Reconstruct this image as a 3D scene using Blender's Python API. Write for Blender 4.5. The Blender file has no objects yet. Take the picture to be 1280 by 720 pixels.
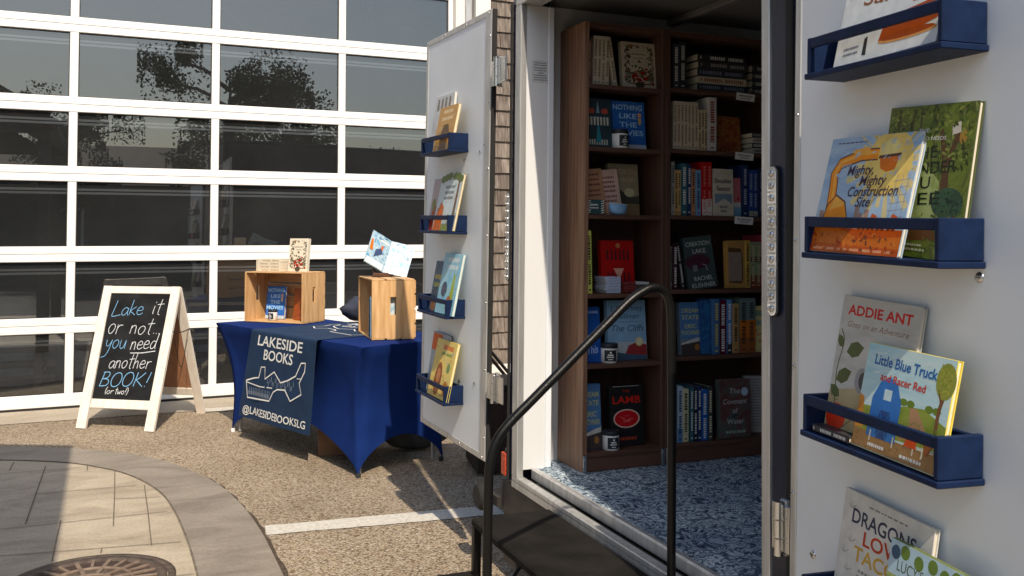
import bpy, math, random
from mathutils import Matrix, Vector
random.seed(7)
S = bpy.context.scene
COL = S.collection
rad = math.radians

# ------------------------------------------------------------------ camera, sky, sun, exposure
H_EYE = 1.43
yaw, pitch = rad(23.975), rad(2.042)
fwd = Vector((math.sin(yaw)*math.cos(pitch), math.cos(yaw)*math.cos(pitch), math.sin(pitch)))
rgt = Vector((math.cos(yaw), -math.sin(yaw), 0))
upv = rgt.cross(fwd)
cd = bpy.data.cameras.new('camera'); cam = bpy.data.objects.new('camera', cd); COL.objects.link(cam)
cam.matrix_world = Matrix(((rgt.x, upv.x, -fwd.x, 0), (rgt.y, upv.y, -fwd.y, 0), (rgt.z, upv.z, -fwd.z, H_EYE), (0, 0, 0, 1)))
cd.sensor_width = 36; cd.lens = 36*1151.25/1280; cd.shift_y = -107.5/1280; cd.clip_start = .05; cd.clip_end = 400
S.camera = cam
W = bpy.data.worlds.new('World'); S.world = W; W.use_nodes = True
SUN_EL, SUN_AZ = 48.0, 187.9
nt = W.node_tree; bg = nt.nodes['Background']; sk = nt.nodes.new('ShaderNodeTexSky')
sk.sky_type = 'NISHITA'; sk.sun_disc = False; sk.sun_elevation = rad(SUN_EL); sk.sun_rotation = rad(SUN_AZ)
sk.air_density = 1.3; sk.dust_density = 2.5; sk.ozone_density = 2.5
nt.links.new(sk.outputs[0], bg.inputs[0]); bg.inputs[1].default_value = .13
sd = bpy.data.lights.new('sun', 'SUN'); so = bpy.data.objects.new('sun', sd); COL.objects.link(so)
sd.energy = 4.2; sd.angle = rad(.6); sd.color = (1, .87, .70)
ce = math.cos(rad(SUN_EL))
so.rotation_euler = Vector((-math.sin(rad(SUN_AZ))*ce, -math.cos(rad(SUN_AZ))*ce, -math.sin(rad(SUN_EL)))).to_track_quat('-Z', 'Y').to_euler()
so.location = (0, -3, 12)
S.view_settings.view_transform = 'Standard'; S.view_settings.look = 'None'
S.view_settings.exposure = .22; S.view_settings.gamma = 1
S.cycles.caustics_reflective = False; S.cycles.caustics_refractive = False; S.cycles.max_bounces = 8; S.cycles.transparent_max_bounces = 12

# ------------------------------------------------------------------ materials
MC = {}
def N(nt, t, **k):
    n = nt.nodes.new(t)
    for a, b in k.items(): setattr(n, a, b)
    return n
def mat(key, c, rough=.5, metal=0., var=.12, scale=6., bump=0., bscale=60., stretch=None, spec=.5, c2=None, detail=4.):
    """principled with a slow noise through its colour, optional stretch for grain, optional bump"""
    if key in MC: return MC[key]
    m = bpy.data.materials.new(key); m.use_nodes = True; nt = m.node_tree; p = nt.nodes['Principled BSDF']
    p.inputs['Roughness'].default_value = rough; p.inputs['Metallic'].default_value = metal
    p.inputs['Specular IOR Level'].default_value = spec
    tc = N(nt, 'ShaderNodeTexCoord'); mp = N(nt, 'ShaderNodeMapping'); nt.links.new(tc.outputs['Object'], mp.inputs[0])
    if stretch: mp.inputs['Scale'].default_value = stretch
    nz = N(nt, 'ShaderNodeTexNoise'); nz.inputs['Scale'].default_value = scale; nz.inputs['Detail'].default_value = detail
    nt.links.new(mp.outputs[0], nz.inputs['Vector'])
    cr = N(nt, 'ShaderNodeValToRGB'); nt.links.new(nz.outputs[0], cr.inputs[0])
    cr.color_ramp.elements[0].position = .3; cr.color_ramp.elements[1].position = .7
    lo = c2 if c2 else tuple(x*(1-var) for x in c); hi = c if c2 else tuple(min(1, x*(1+var)) for x in c)
    cr.color_ramp.elements[0].color = (*lo, 1); cr.color_ramp.elements[1].color = (*hi, 1)
    nt.links.new(cr.outputs[0], p.inputs['Base Color'])
    if bump:
        n2 = N(nt, 'ShaderNodeTexNoise'); n2.inputs['Scale'].default_value = bscale; nt.links.new(mp.outputs[0], n2.inputs['Vector'])
        b = N(nt, 'ShaderNodeBump'); b.inputs['Strength'].default_value = bump; b.inputs['Distance'].default_value = .01
        nt.links.new(n2.outputs[0], b.inputs['Height']); nt.links.new(b.outputs[0], p.inputs['Normal'])
    MC[key] = m; return m
def vivid(c, k=1.28):
    l = .3*c[0]+.6*c[1]+.1*c[2]; return tuple(min(.86, max(.004, l+(x-l)*k)) for x in c)
def ink(r, g, b, rough=.42):
    r, g, b = vivid((r, g, b))
    k = 'ink_%03d_%03d_%03d' % (r*100, g*100, b*100)
    return mat(k, (r, g, b), rough, var=.10, scale=40, spec=.3)
def printed(key, cols, scale=30., rough=.45, stretch=None):
    """mottled picture-book illustration: a ramp through several colours"""
    if key in MC: return MC[key]
    m = bpy.data.materials.new(key); m.use_nodes = True; nt = m.node_tree; p = nt.nodes['Principled BSDF']
    p.inputs['Roughness'].default_value = rough
    tc = N(nt, 'ShaderNodeTexCoord'); mp = N(nt, 'ShaderNodeMapping'); nt.links.new(tc.outputs['Object'], mp.inputs[0])
    if stretch: mp.inputs['Scale'].default_value = stretch
    nz = N(nt, 'ShaderNodeTexNoise'); nz.inputs['Scale'].default_value = scale; nz.inputs['Detail'].default_value = 6; nz.inputs['Roughness'].default_value = .65
    nz.inputs['Distortion'].default_value = .6
    nt.links.new(mp.outputs[0], nz.inputs['Vector'])
    cr = N(nt, 'ShaderNodeValToRGB'); e = cr.color_ramp.elements
    while len(e) < len(cols): e.new(.5)
    for i, c in enumerate(cols): e[i].position = .33+.34*i/(len(cols)-1); e[i].color = (*vivid(c), 1)
    nt.links.new(nz.outputs[0], cr.inputs[0]); nt.links.new(cr.outputs[0], p.inputs['Base Color'])
    MC[key] = m; return m

white_paint = mat('white_painted_metal', (.84, .83, .80), .45, var=.05, scale=3)
trim_paint = mat('white_trim_paint', (.78, .75, .69), .5, var=.05, scale=3)
gasket = mat('black_gasket', (.012, .012, .013), .6)
alu = mat('brushed_aluminium', (.60, .60, .59), .42, .55, var=.16, scale=14, stretch=(3, 3, .4))
alu_dull = mat('dull_aluminium', (.46, .46, .46), .45, .6, var=.2, scale=9, stretch=(3, 3, .4))
chrome = mat('zinc_steel', (.66, .66, .65), .25, 1., var=.1)
door_white = mat('door_panel_white', (.77, .82, .87), .38, var=.05, scale=3.5, detail=9, bump=.05, bscale=4)
jamb_white = mat('jamb_white', (.72, .735, .75), .5, var=.02, scale=2)
navy_body = mat('navy_body_paint', (.010, .016, .040), .25, var=.15, scale=3)
navy_rack = mat('navy_rack_paint', (.007, .018, .058), .5, spec=.16, var=.22, scale=25, bump=.06, bscale=90)
black_metal = mat('black_powder_coat', (.005, .005, .005), .36, spec=.28, var=.2, scale=18, bump=.08, bscale=250)
rubber = mat('rubber', (.015, .015, .015), .8)
dark_steel = mat('dark_frame_steel', (.035, .030, .027), .55, var=.35, scale=12)
tread_mat = mat('step_tread_grit', (.018, .0165, .0155), .85, spec=.08, var=.35, scale=9, bump=.5, bscale=320, detail=8)
wood_dark = mat('walnut_laminate_lit', (.33, .19, .118), .5, scale=9, stretch=(9, 9, .35), c2=(.14, .070, .042), detail=8)  # same walnut, lightened: light on the outer side panel put into its colour
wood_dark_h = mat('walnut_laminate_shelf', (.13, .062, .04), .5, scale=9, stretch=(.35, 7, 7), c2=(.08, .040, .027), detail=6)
wood_shaded = mat('walnut_laminate_shaded', (.11, .052, .034), .5, scale=9, stretch=(9, 9, .35), c2=(.07, .035, .024), detail=8)  # same walnut darkened for the panels that get less light
pine = mat('pine_board', (.72, .46, .22), .55, scale=5, stretch=(1.2, 9, 14), c2=(.50, .27, .105), detail=6, bump=.12, bscale=40)
pine_end = mat('pine_end_board', (.74, .47, .225), .55, scale=5, stretch=(9, 9, .9), c2=(.52, .285, .11), detail=6, bump=.12, bscale=40)
pale_wood = mat('whitewashed_wood', (.84, .78, .69), .6, scale=6, stretch=(6, 6, .7), c2=(.72, .64, .55), detail=5)
hardboard = mat('brown_hardboard', (.33, .16, .085), .7, var=.1, scale=15)
chalkboard = mat('chalkboard', (.019, .020, .021), .75, scale=6, c2=(.007, .007, .008), detail=9, spec=.15, stretch=(1, 1, 2))
cloth_blue = mat('royal_blue_spandex', (.008, .027, .140), .8, var=.12, scale=7, bump=.1, bscale=14, spec=.06)
cloth_navy = mat('navy_banner_cloth', (.014, .036, .085), .8, var=.14, scale=10, bump=.25, bscale=16, spec=.2)
paper = mat('paper_block', (.80, .74, .60), .75, scale=160, stretch=(1, 6, .15), c2=(.66, .59, .46))
white_ink = mat('white_print', (.80, .80, .78), .7, var=.06, scale=60)
cream = mat('cream_paper', (.72, .64, .50), .6, var=.06, scale=20)
chalk_white = mat('chalk_white', (.80, .82, .84), .9, scale=220, c2=(.36, .38, .40), detail=8)
chalk_blue = mat('chalk_blue', (.24, .52, .80), .9, scale=220, c2=(.10, .24, .40), detail=8)
card = mat('white_card', (.74, .74, .74), .6, var=.04)
cardboard = mat('cardboard', (.20, .105, .055), .8, var=.12, scale=8)
foliage_a = mat('leaf_green', (.11, .14, .07), .6, scale=1.2, c2=(.05, .075, .032))
bark = mat('bark', (.09, .065, .045), .85, var=.4, scale=9, stretch=(4, 4, .6))
asphalt = mat('asphalt', (.055, .054, .052), .85, var=.25, scale=3, bump=.3, bscale=160)
siding = mat('dark_siding', (.055, .058, .062), .7, var=.2, scale=3)
roofing = mat('dark_roof_shingle', (.06, .058, .057), .8, var=.3, scale=14)
room_wall = mat('room_wall_dim', (.10, .10, .10), .8)
room_floor = mat('room_floor', (.05, .05, .05), .6)
slat_brown = mat('brown_slat', (.16, .105, .07), .6, scale=4, stretch=(.4, 6, 6), c2=(.10, .062, .04))
linen = mat('white_linen', (.55, .55, .56), .8, var=.08)
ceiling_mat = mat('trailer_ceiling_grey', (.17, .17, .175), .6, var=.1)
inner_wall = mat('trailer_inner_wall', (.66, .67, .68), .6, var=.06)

def special(key, build):
    if key not in MC:
        m = bpy.data.materials.new(key); m.use_nodes = True; build(m.node_tree, m.node_tree.nodes['Principled BSDF']); MC[key] = m
    return MC[key]
def ramp(nt, src, stops):
    cr = N(nt, 'ShaderNodeValToRGB'); e = cr.color_ramp.elements
    while len(e) < len(stops): e.new(.5)
    for i, (p, c) in enumerate(stops): e[i].position = p; e[i].color = (*c, 1)
    nt.links.new(src, cr.inputs[0]); return cr
def mixc(nt, typ, fac, a, b):
    mx = N(nt, 'ShaderNodeMix', data_type='RGBA', blend_type=typ)
    if isinstance(fac, float): mx.inputs[0].default_value = fac
    else: nt.links.new(fac, mx.inputs[0])
    for s, v in ((6, a), (7, b)):
        if isinstance(v, tuple): mx.inputs[s].default_value = (*v, 1)
        else: nt.links.new(v, mx.inputs[s])
    return mx.outputs[2]
def g_glass(nt, p):
    out = nt.nodes['Material Output']
    tr = N(nt, 'ShaderNodeBsdfTransparent'); tr.inputs[0].default_value = (.74, .76, .76, 1)
    gl = N(nt, 'ShaderNodeBsdfGlossy'); gl.inputs['Roughness'].default_value = .0; gl.inputs[0].default_value = (.93, .95, .95, 1)
    tc = N(nt, 'ShaderNodeTexCoord'); nz = N(nt, 'ShaderNodeTexNoise'); nz.inputs['Scale'].default_value = 1.1; nz.inputs['Detail'].default_value = 0
    nt.links.new(tc.outputs['Object'], nz.inputs['Vector'])
    bp = N(nt, 'ShaderNodeBump'); bp.inputs['Strength'].default_value = .05; bp.inputs['Distance'].default_value = .02
    nt.links.new(nz.outputs[0], bp.inputs['Height']); nt.links.new(bp.outputs[0], gl.inputs['Normal'])
    lw = N(nt, 'ShaderNodeFresnel'); lw.inputs[0].default_value = 1.5
    ad = N(nt, 'ShaderNodeMath', operation='MULTIPLY_ADD'); ad.inputs[1].default_value = 1.4; ad.inputs[2].default_value = .115
    nt.links.new(lw.outputs[0], ad.inputs[0])
    mx = N(nt, 'ShaderNodeMixShader'); nt.links.new(ad.outputs[0], mx.inputs[0]); nt.links.new(tr.outputs[0], mx.inputs[1]); nt.links.new(gl.outputs[0], mx.inputs[2])
    df = N(nt, 'ShaderNodeBsdfDiffuse'); df.inputs[0].default_value = (.72, .74, .74, 1)
    sm = N(nt, 'ShaderNodeTexNoise'); sm.inputs['Scale'].default_value = 1.6; sm.inputs['Detail'].default_value = 7; nt.links.new(tc.outputs['Object'], sm.inputs['Vector'])
    du = N(nt, 'ShaderNodeMath', operation='MULTIPLY_ADD'); du.inputs[1].default_value = .03; du.inputs[2].default_value = .005; nt.links.new(sm.outputs[0], du.inputs[0])
    m3 = N(nt, 'ShaderNodeMixShader'); nt.links.new(du.outputs[0], m3.inputs[0]); nt.links.new(mx.outputs[0], m3.inputs[1]); nt.links.new(df.outputs[0], m3.inputs[2])
    nt.links.new(m3.outputs[0], out.inputs[0])
pane_glass = special('door_pane_glass', g_glass)
def g_gravel(nt, p):
    tc = N(nt, 'ShaderNodeTexCoord')
    vo = N(nt, 'ShaderNodeTexVoronoi'); vo.inputs['Scale'].default_value = 108; nt.links.new(tc.outputs['Object'], vo.inputs['Vector'])
    sp = N(nt, 'ShaderNodeSeparateColor'); nt.links.new(vo.outputs['Color'], sp.inputs[0])
    stone = ramp(nt, sp.outputs[0], [(0, (.17, .115, .07)), (.25, (.39, .305, .215)), (.5, (.48, .39, .28)), (.75, (.55, .465, .35)), (.93, (.62, .56, .47)), (1, (.26, .13, .07))])
    ed = ramp(nt, vo.outputs['Distance'], [(.45, (1, 1, 1)), (.85, (.55, .55, .55))])
    c1 = mixc(nt, 'MULTIPLY', 1.0, stone.outputs[0], ed.outputs[0])
    nz = N(nt, 'ShaderNodeTexNoise'); nz.inputs['Scale'].default_value = 1.3; nz.inputs['Detail'].default_value = 6; nt.links.new(tc.outputs['Object'], nz.inputs['Vector'])
    st = ramp(nt, nz.outputs[0], [(.3, (.80, .78, .76)), (.7, (1.05, 1.04, 1.02))])
    c2 = mixc(nt, 'MULTIPLY', 1.0, c1, st.outputs[0])
    nt.links.new(c2, p.inputs['Base Color']); p.inputs['Roughness'].default_value = .85; p.inputs['Specular IOR Level'].default_value = .25
    n2 = N(nt, 'ShaderNodeTexNoise'); n2.inputs['Scale'].default_value = 45; nt.links.new(tc.outputs['Object'], n2.inputs['Vector'])
    mh = N(nt, 'ShaderNodeMath', operation='MULTIPLY_ADD'); mh.inputs[1].default_value = -1.0; nt.links.new(vo.outputs['Distance'], mh.inputs[0]); nt.links.new(n2.outputs[0], mh.inputs[2])
    bp = N(nt, 'ShaderNodeBump'); bp.inputs['Strength'].default_value = .95; bp.inputs['Distance'].default_value = .010
    nt.links.new(mh.outputs[0], bp.inputs['Height']); nt.links.new(bp.outputs[0], p.inputs['Normal'])
gravel = special('tan_pea_gravel', g_gravel)
def stamped(base, dark, light):
    def g(nt, p):
        tc = N(nt, 'ShaderNodeTexCoord')
        nz = N(nt, 'ShaderNodeTexNoise'); nz.inputs['Scale'].default_value = 2.2; nz.inputs['Detail'].default_value = 9; nz.inputs['Roughness'].default_value = .62; nz.inputs['Distortion'].default_value = .8
        mp = N(nt, 'ShaderNodeMapping'); mp.inputs['Scale'].default_value = (1, 2.1, 1); mp.inputs['Rotation'].default_value = (0, 0, .2)
        nt.links.new(tc.outputs['Object'], mp.inputs[0]); nt.links.new(mp.outputs[0], nz.inputs['Vector'])
        cr = ramp(nt, nz.outputs[0], [(.3, dark), (.5, base), (.72, light)])
        n2 = N(nt, 'ShaderNodeTexNoise'); n2.inputs['Scale'].default_value = 70; n2.inputs['Detail'].default_value = 4; nt.links.new(tc.outputs['Object'], n2.inputs['Vector'])
        c2 = ramp(nt, n2.outputs[0], [(.35, (.86, .86, .86)), (.6, (1.03, 1.03, 1.03))])
        nt.links.new(mixc(nt, 'MULTIPLY', 1.0, cr.outputs[0], c2.outputs[0]), p.inputs['Base Color'])
        p.inputs['Roughness'].default_value = .6
        bp = N(nt, 'ShaderNodeBump'); bp.inputs['Strength'].default_value = .5; bp.inputs['Distance'].default_value = .02
        nt.links.new(nz.outputs[0], bp.inputs['Height']); nt.links.new(bp.outputs[0], p.inputs['Normal'])
    return g
pave_tan = special('stamped_concrete_tan', stamped((.43, .365, .275), (.31, .255, .19), (.53, .46, .355)))
pave_grey = special('stamped_concrete_border', stamped((.26, .225, .185), (.175, .15, .122), (.34, .30, .25)))
apron_mat = special('concrete_apron', stamped((.42, .36, .28), (.34, .29, .22), (.48, .42, .34)))
joint_dark = mat('paving_joint', (.15, .125, .095), .9, scale=30, var=.4)
edge_dark = mat('dark_edge_strip', (.075, .055, .038), .95, var=.5, scale=60, bump=.6, bscale=150)
line_paint = mat('white_line_paint', (.66, .64, .58), .8, scale=50, c2=(.48, .45, .39), detail=8, bump=.5, bscale=110)
iron = mat('rusty_cast_iron', (.12, .090, .07), .7, scale=30, c2=(.055, .038, .030), detail=6, bump=.4, bscale=90)
iron_hi = mat('worn_iron_rib', (.24, .185, .14), .6, scale=30, c2=(.15, .10, .07))
iron_pit = mat('iron_recess', (.050, .030, .024), .85, var=.4, scale=40)
def g_carpet(nt, p):
    tc = N(nt, 'ShaderNodeTexCoord')
    def contour(scale, dist, mul, det=2.):
        nz = N(nt, 'ShaderNodeTexNoise'); nz.inputs['Scale'].default_value = scale; nz.inputs['Detail'].default_value = det; nz.inputs['Distortion'].default_value = dist; nt.links.new(tc.outputs['Object'], nz.inputs['Vector'])
        m = N(nt, 'ShaderNodeMath', operation='MULTIPLY'); m.inputs[1].default_value = mul; nt.links.new(nz.outputs[0], m.inputs[0])
        q = N(nt, 'ShaderNodeMath', operation='SINE'); nt.links.new(m.outputs[0], q.inputs[0])
        k = N(nt, 'ShaderNodeMath', operation='MULTIPLY_ADD'); k.inputs[1].default_value = .5; k.inputs[2].default_value = .5; nt.links.new(q.outputs[0], k.inputs[0]); return k.outputs[0], nz.outputs[0]
    a, raw = contour(8.5, 1.4, 75)
    base = ramp(nt, a, [(.0, (.10, .135, .18)), (.14, (.13, .17, .22)), (.28, (.35, .44, .52)), (.72, (.41, .50, .57)), (.86, (.54, .61, .65)), (1., (.60, .65, .68))])
    c, _ = contour(11, .8, 46)
    over = ramp(nt, c, [(.0, (.30, .34, .40)), (.14, (.42, .46, .52)), (.26, (1, 1, 1)), (1., (1.06, 1.06, 1.05))])
    c1 = mixc(nt, 'MULTIPLY', 1.0, base.outputs[0], over.outputs[0])
    big = N(nt, 'ShaderNodeTexNoise'); big.inputs['Scale'].default_value = 3.2; big.inputs['Detail'].default_value = 5; nt.links.new(tc.outputs['Object'], big.inputs['Vector'])
    bc = ramp(nt, big.outputs[0], [(.35, (.60, .66, .75)), (.65, (1.1, 1.1, 1.08))])
    c2 = mixc(nt, 'MULTIPLY', 1.0, c1, bc.outputs[0])
    pile = N(nt, 'ShaderNodeTexNoise'); pile.inputs['Scale'].default_value = 260; nt.links.new(tc.outputs['Object'], pile.inputs['Vector'])
    pc = ramp(nt, pile.outputs[0], [(.35, (.78, .78, .78)), (.65, (1.15, 1.15, 1.15))])
    nt.links.new(mixc(nt, 'MULTIPLY', 1.0, c2, pc.outputs[0]), p.inputs['Base Color']); p.inputs['Roughness'].default_value = .95; p.inputs['Specular IOR Level'].default_value = .1
    bp = N(nt, 'ShaderNodeBump'); bp.inputs['Strength'].default_value = .6; bp.inputs['Distance'].default_value = .004; nt.links.new(pile.outputs[0], bp.inputs['Height']); nt.links.new(bp.outputs[0], p.inputs['Normal'])
carpet = special('blue_paisley_carpet', g_carpet)
def g_shingle(nt, p):
    tc = N(nt, 'ShaderNodeTexCoord'); gm = N(nt, 'ShaderNodeNewGeometry')
    mp = N(nt, 'ShaderNodeMapping'); mp.inputs['Scale'].default_value = (14, 14, 1.6); nt.links.new(tc.outputs['Object'], mp.inputs[0])
    nz = N(nt, 'ShaderNodeTexNoise'); nz.inputs['Scale'].default_value = 3; nz.inputs['Detail'].default_value = 7; nt.links.new(mp.outputs[0], nz.inputs['Vector'])
    cr = ramp(nt, nz.outputs[0], [(.3, (.105, .086, .072)), (.5, (.20, .168, .142)), (.7, (.30, .265, .235))])
    c2 = ramp(nt, gm.outputs['Random Per Island'], [(0, (.62, .58, .55)), (1, (1.1, 1.06, 1.02))])
    nt.links.new(mixc(nt, 'MULTIPLY', 1.0, cr.outputs[0], c2.outputs[0]), p.inputs['Base Color']); p.inputs['Roughness'].default_value = .85
    bp = N(nt, 'ShaderNodeBump'); bp.inputs['Strength'].default_value = .5; bp.inputs['Distance'].default_value = .01; nt.links.new(nz.outputs[0], bp.inputs['Height']); nt.links.new(bp.outputs[0], p.inputs['Normal'])
shingle = special('cedar_shingle', g_shingle)
def g_lens(nt, p):
    p.inputs['Base Color'].default_value = (.72, .73, .73, 1); p.inputs['Roughness'].default_value = .12; p.inputs['Transmission Weight'].default_value = .55; p.inputs['IOR'].default_value = 1.45
lens_mat = special('clear_lamp_lens', g_lens)
def g_reflector(nt, p):
    tc = N(nt, 'ShaderNodeTexCoord'); vo = N(nt, 'ShaderNodeTexVoronoi'); vo.inputs['Scale'].default_value = 130; nt.links.new(tc.outputs['Object'], vo.inputs['Vector'])
    cr = ramp(nt, vo.outputs['Distance'], [(.2, (.75, .11, .03)), (.7, (.45, .03, .012))]); nt.links.new(cr.outputs[0], p.inputs['Base Color']); p.inputs['Roughness'].default_value = .25
reflector_mat = special('orange_reflector', g_reflector)

# ------------------------------------------------------------------ mesh helpers
T = Matrix.Translation
def RX(a): return Matrix.Rotation(a, 4, 'X')
def RY(a): return Matrix.Rotation(a, 4, 'Y')
def RZ(a): return Matrix.Rotation(a, 4, 'Z')
def frame(o, x, y):
    x = Vector(x).normalized(); y = Vector(y); z = x.cross(y).normalized(); y = z.cross(x)
    return Matrix(((x.x, y.x, z.x, o[0]), (x.y, y.y, z.y, o[1]), (x.z, y.z, z.z, o[2]), (0, 0, 0, 1)))
class B:
    def __init__(s): s.v = []; s.f = []; s.mi = []; s.m = []; s.sm = []
    def add(s, vs, fs, m, M=None, smooth=False):
        if m not in s.m: s.m.append(m)
        k = s.m.index(m); o = len(s.v)
        s.v += [(M @ Vector(p))[:] if M else tuple(p) for p in vs]
        for f in fs: s.f.append([i+o for i in f]); s.mi.append(k); s.sm.append(smooth)
        return s
    def box(s, x0, x1, y0, y1, z0, z1, m, M=None, b=0.):
        b = min(b, abs(x1-x0)*.45, abs(y1-y0)*.45, abs(z1-z0)*.45)
        if b <= 0:
            vs = [(x, y, z) for x in (x0, x1) for y in (y0, y1) for z in (z0, z1)]
            return s.add(vs, [(0, 1, 3, 2), (4, 6, 7, 5), (0, 4, 5, 1), (2, 3, 7, 6), (0, 2, 6, 4), (1, 5, 7, 3)], m, M)
        X = (x0, x1); Y = (y0, y1); Z = (z0, z1); vs = []; idx = {}
        for i in (0, 1):
            for j in (0, 1):
                for k in (0, 1):
                    sx, sy, sz = (1, -1)[i]*b, (1, -1)[j]*b, (1, -1)[k]*b
                    for a, p in enumerate(((X[i], Y[j]+sy, Z[k]+sz), (X[i]+sx, Y[j], Z[k]+sz), (X[i]+sx, Y[j]+sy, Z[k]))):
                        idx[i, j, k, a] = len(vs); vs.append(p)
        I = idx; fs = []
        for i in (0, 1):
            fs += [[I[i, 0, 0, 0], I[i, 1, 0, 0], I[i, 1, 1, 0], I[i, 0, 1, 0]][::(-1 if i == 0 else 1)],
                   [I[0, i, 0, 1], I[1, i, 0, 1], I[1, i, 1, 1], I[0, i, 1, 1]][::(1 if i == 0 else -1)],
                   [I[0, 0, i, 2], I[1, 0, i, 2], I[1, 1, i, 2], I[0, 1, i, 2]][::(-1 if i == 0 else 1)]]
        for p in (0, 1):
            for q in (0, 1):
                fs += [[I[0, p, q, 1], I[1, p, q, 1], I[1, p, q, 2], I[0, p, q, 2]], [I[p, 0, q, 0], I[p, 1, q, 0], I[p, 1, q, 2], I[p, 0, q, 2]], [I[p, q, 0, 0], I[p, q, 1, 0], I[p, q, 1, 1], I[p, q, 0, 1]]]
        for i in (0, 1):
            for j in (0, 1):
                for k in (0, 1): fs.append([I[i, j, k, 0], I[i, j, k, 1], I[i, j, k, 2]])
        return s.add(vs, fs, m, M)
    def tube(s, pts, r, m, n=12, M=None, cap=True, closed=False):
        pts = [Vector(p) for p in pts]; rs = r if isinstance(r, (list, tuple)) else [r]*len(pts)
        vs = []; fs = []; up = None
        L = len(pts)
        for i, p in enumerate(pts):
            d = (pts[(i+1) % L]-pts[i-1]) if closed else (pts[min(i+1, L-1)]-pts[max(i-1, 0)])
            d.normalize()
            if up is None: up = Vector((0, 0, 1)) if abs(d.z) < .9 else Vector((1, 0, 0))
            a = d.cross(up).normalized(); up = a.cross(d).normalized()
            for k in range(n):
                t = 2*math.pi*k/n; vs.append(p+a*math.cos(t)*rs[i]+up*math.sin(t)*rs[i])
        for i in range(L if closed else L-1):
            j = (i+1) % L
            for k in range(n): fs.append((i*n+k, i*n+(k+1) % n, j*n+(k+1) % n, j*n+k))
        s.add(vs, fs, m, M, True)
        if cap and not closed: s.add(vs[:n], [tuple(range(n))[::-1]], m, M); s.add(vs[-n:], [tuple(range(n))], m, M)
        return s
    def lathe(s, prof, m, n=24, M=None):
        vs = []; fs = []
        for r, z in prof:
            for k in range(n): t = 2*math.pi*k/n; vs.append((r*math.cos(t), r*math.sin(t), z))
        for i in range(len(prof)-1):
            for k in range(n): fs.append((i*n+k, i*n+(k+1) % n, (i+1)*n+(k+1) % n, (i+1)*n+k))
        s.add(vs, fs, m, M, True)
        s.add(vs[:n], [tuple(range(n))[::-1]], m, M); s.add(vs[-n:], [tuple(range(n))], m, M); return s
    def prism(s, poly, y0, y1, m, M=None):
        n = len(poly); vs = [(x, y0, z) for x, z in poly]+[(x, y1, z) for x, z in poly]
        s.add(vs, [tuple(range(n)), tuple(range(2*n-1, n-1, -1))]+[(i, i+n, (i+1) % n+n, (i+1) % n) for i in range(n)], m, M); return s
BASE = {}
def obj(name, b, parent=None, M=None, label=None):
    me = bpy.data.meshes.new(name); me.from_pydata([tuple(p) for p in b.v], [], b.f)
    for m in b.m: me.materials.append(m)
    for i, p in enumerate(me.polygons): p.material_index = b.mi[i]; p.use_smooth = b.sm[i]
    me.update(); o = bpy.data.objects.new(name, me); COL.objects.link(o)
    if parent:
        o.parent = parent
        o.matrix_local = (BASE[parent.name] @ (M or Matrix())) if parent.name in BASE else (M or Matrix())
    elif M: o.matrix_world = M
    if label: o['label'] = label
    return o
def tag(o, label, cat, group=None):
    o['label'] = label; o['category'] = cat
    if group: o['group'] = group
    return o
def thing(name, label, cat, M=None, group=None, base=None):
    """empty at the base of a thing; parts are given in the frame M, base is the empty's place in that frame"""
    o = bpy.data.objects.new(name, None); COL.objects.link(o); o.empty_display_size = .1
    M = M or Matrix(); o.matrix_world = M @ T(base) if base else M
    if base: BASE[o.name] = T(base).inverted()
    return tag(o, label, cat, group)
def dup(o, parent=None):
    c = o.copy(); COL.objects.link(c)
    if parent: c.parent = parent
    for ch in list(o.children): dup(ch, c)
    return c
def structure(o): o['kind'] = 'structure'; return o

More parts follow.
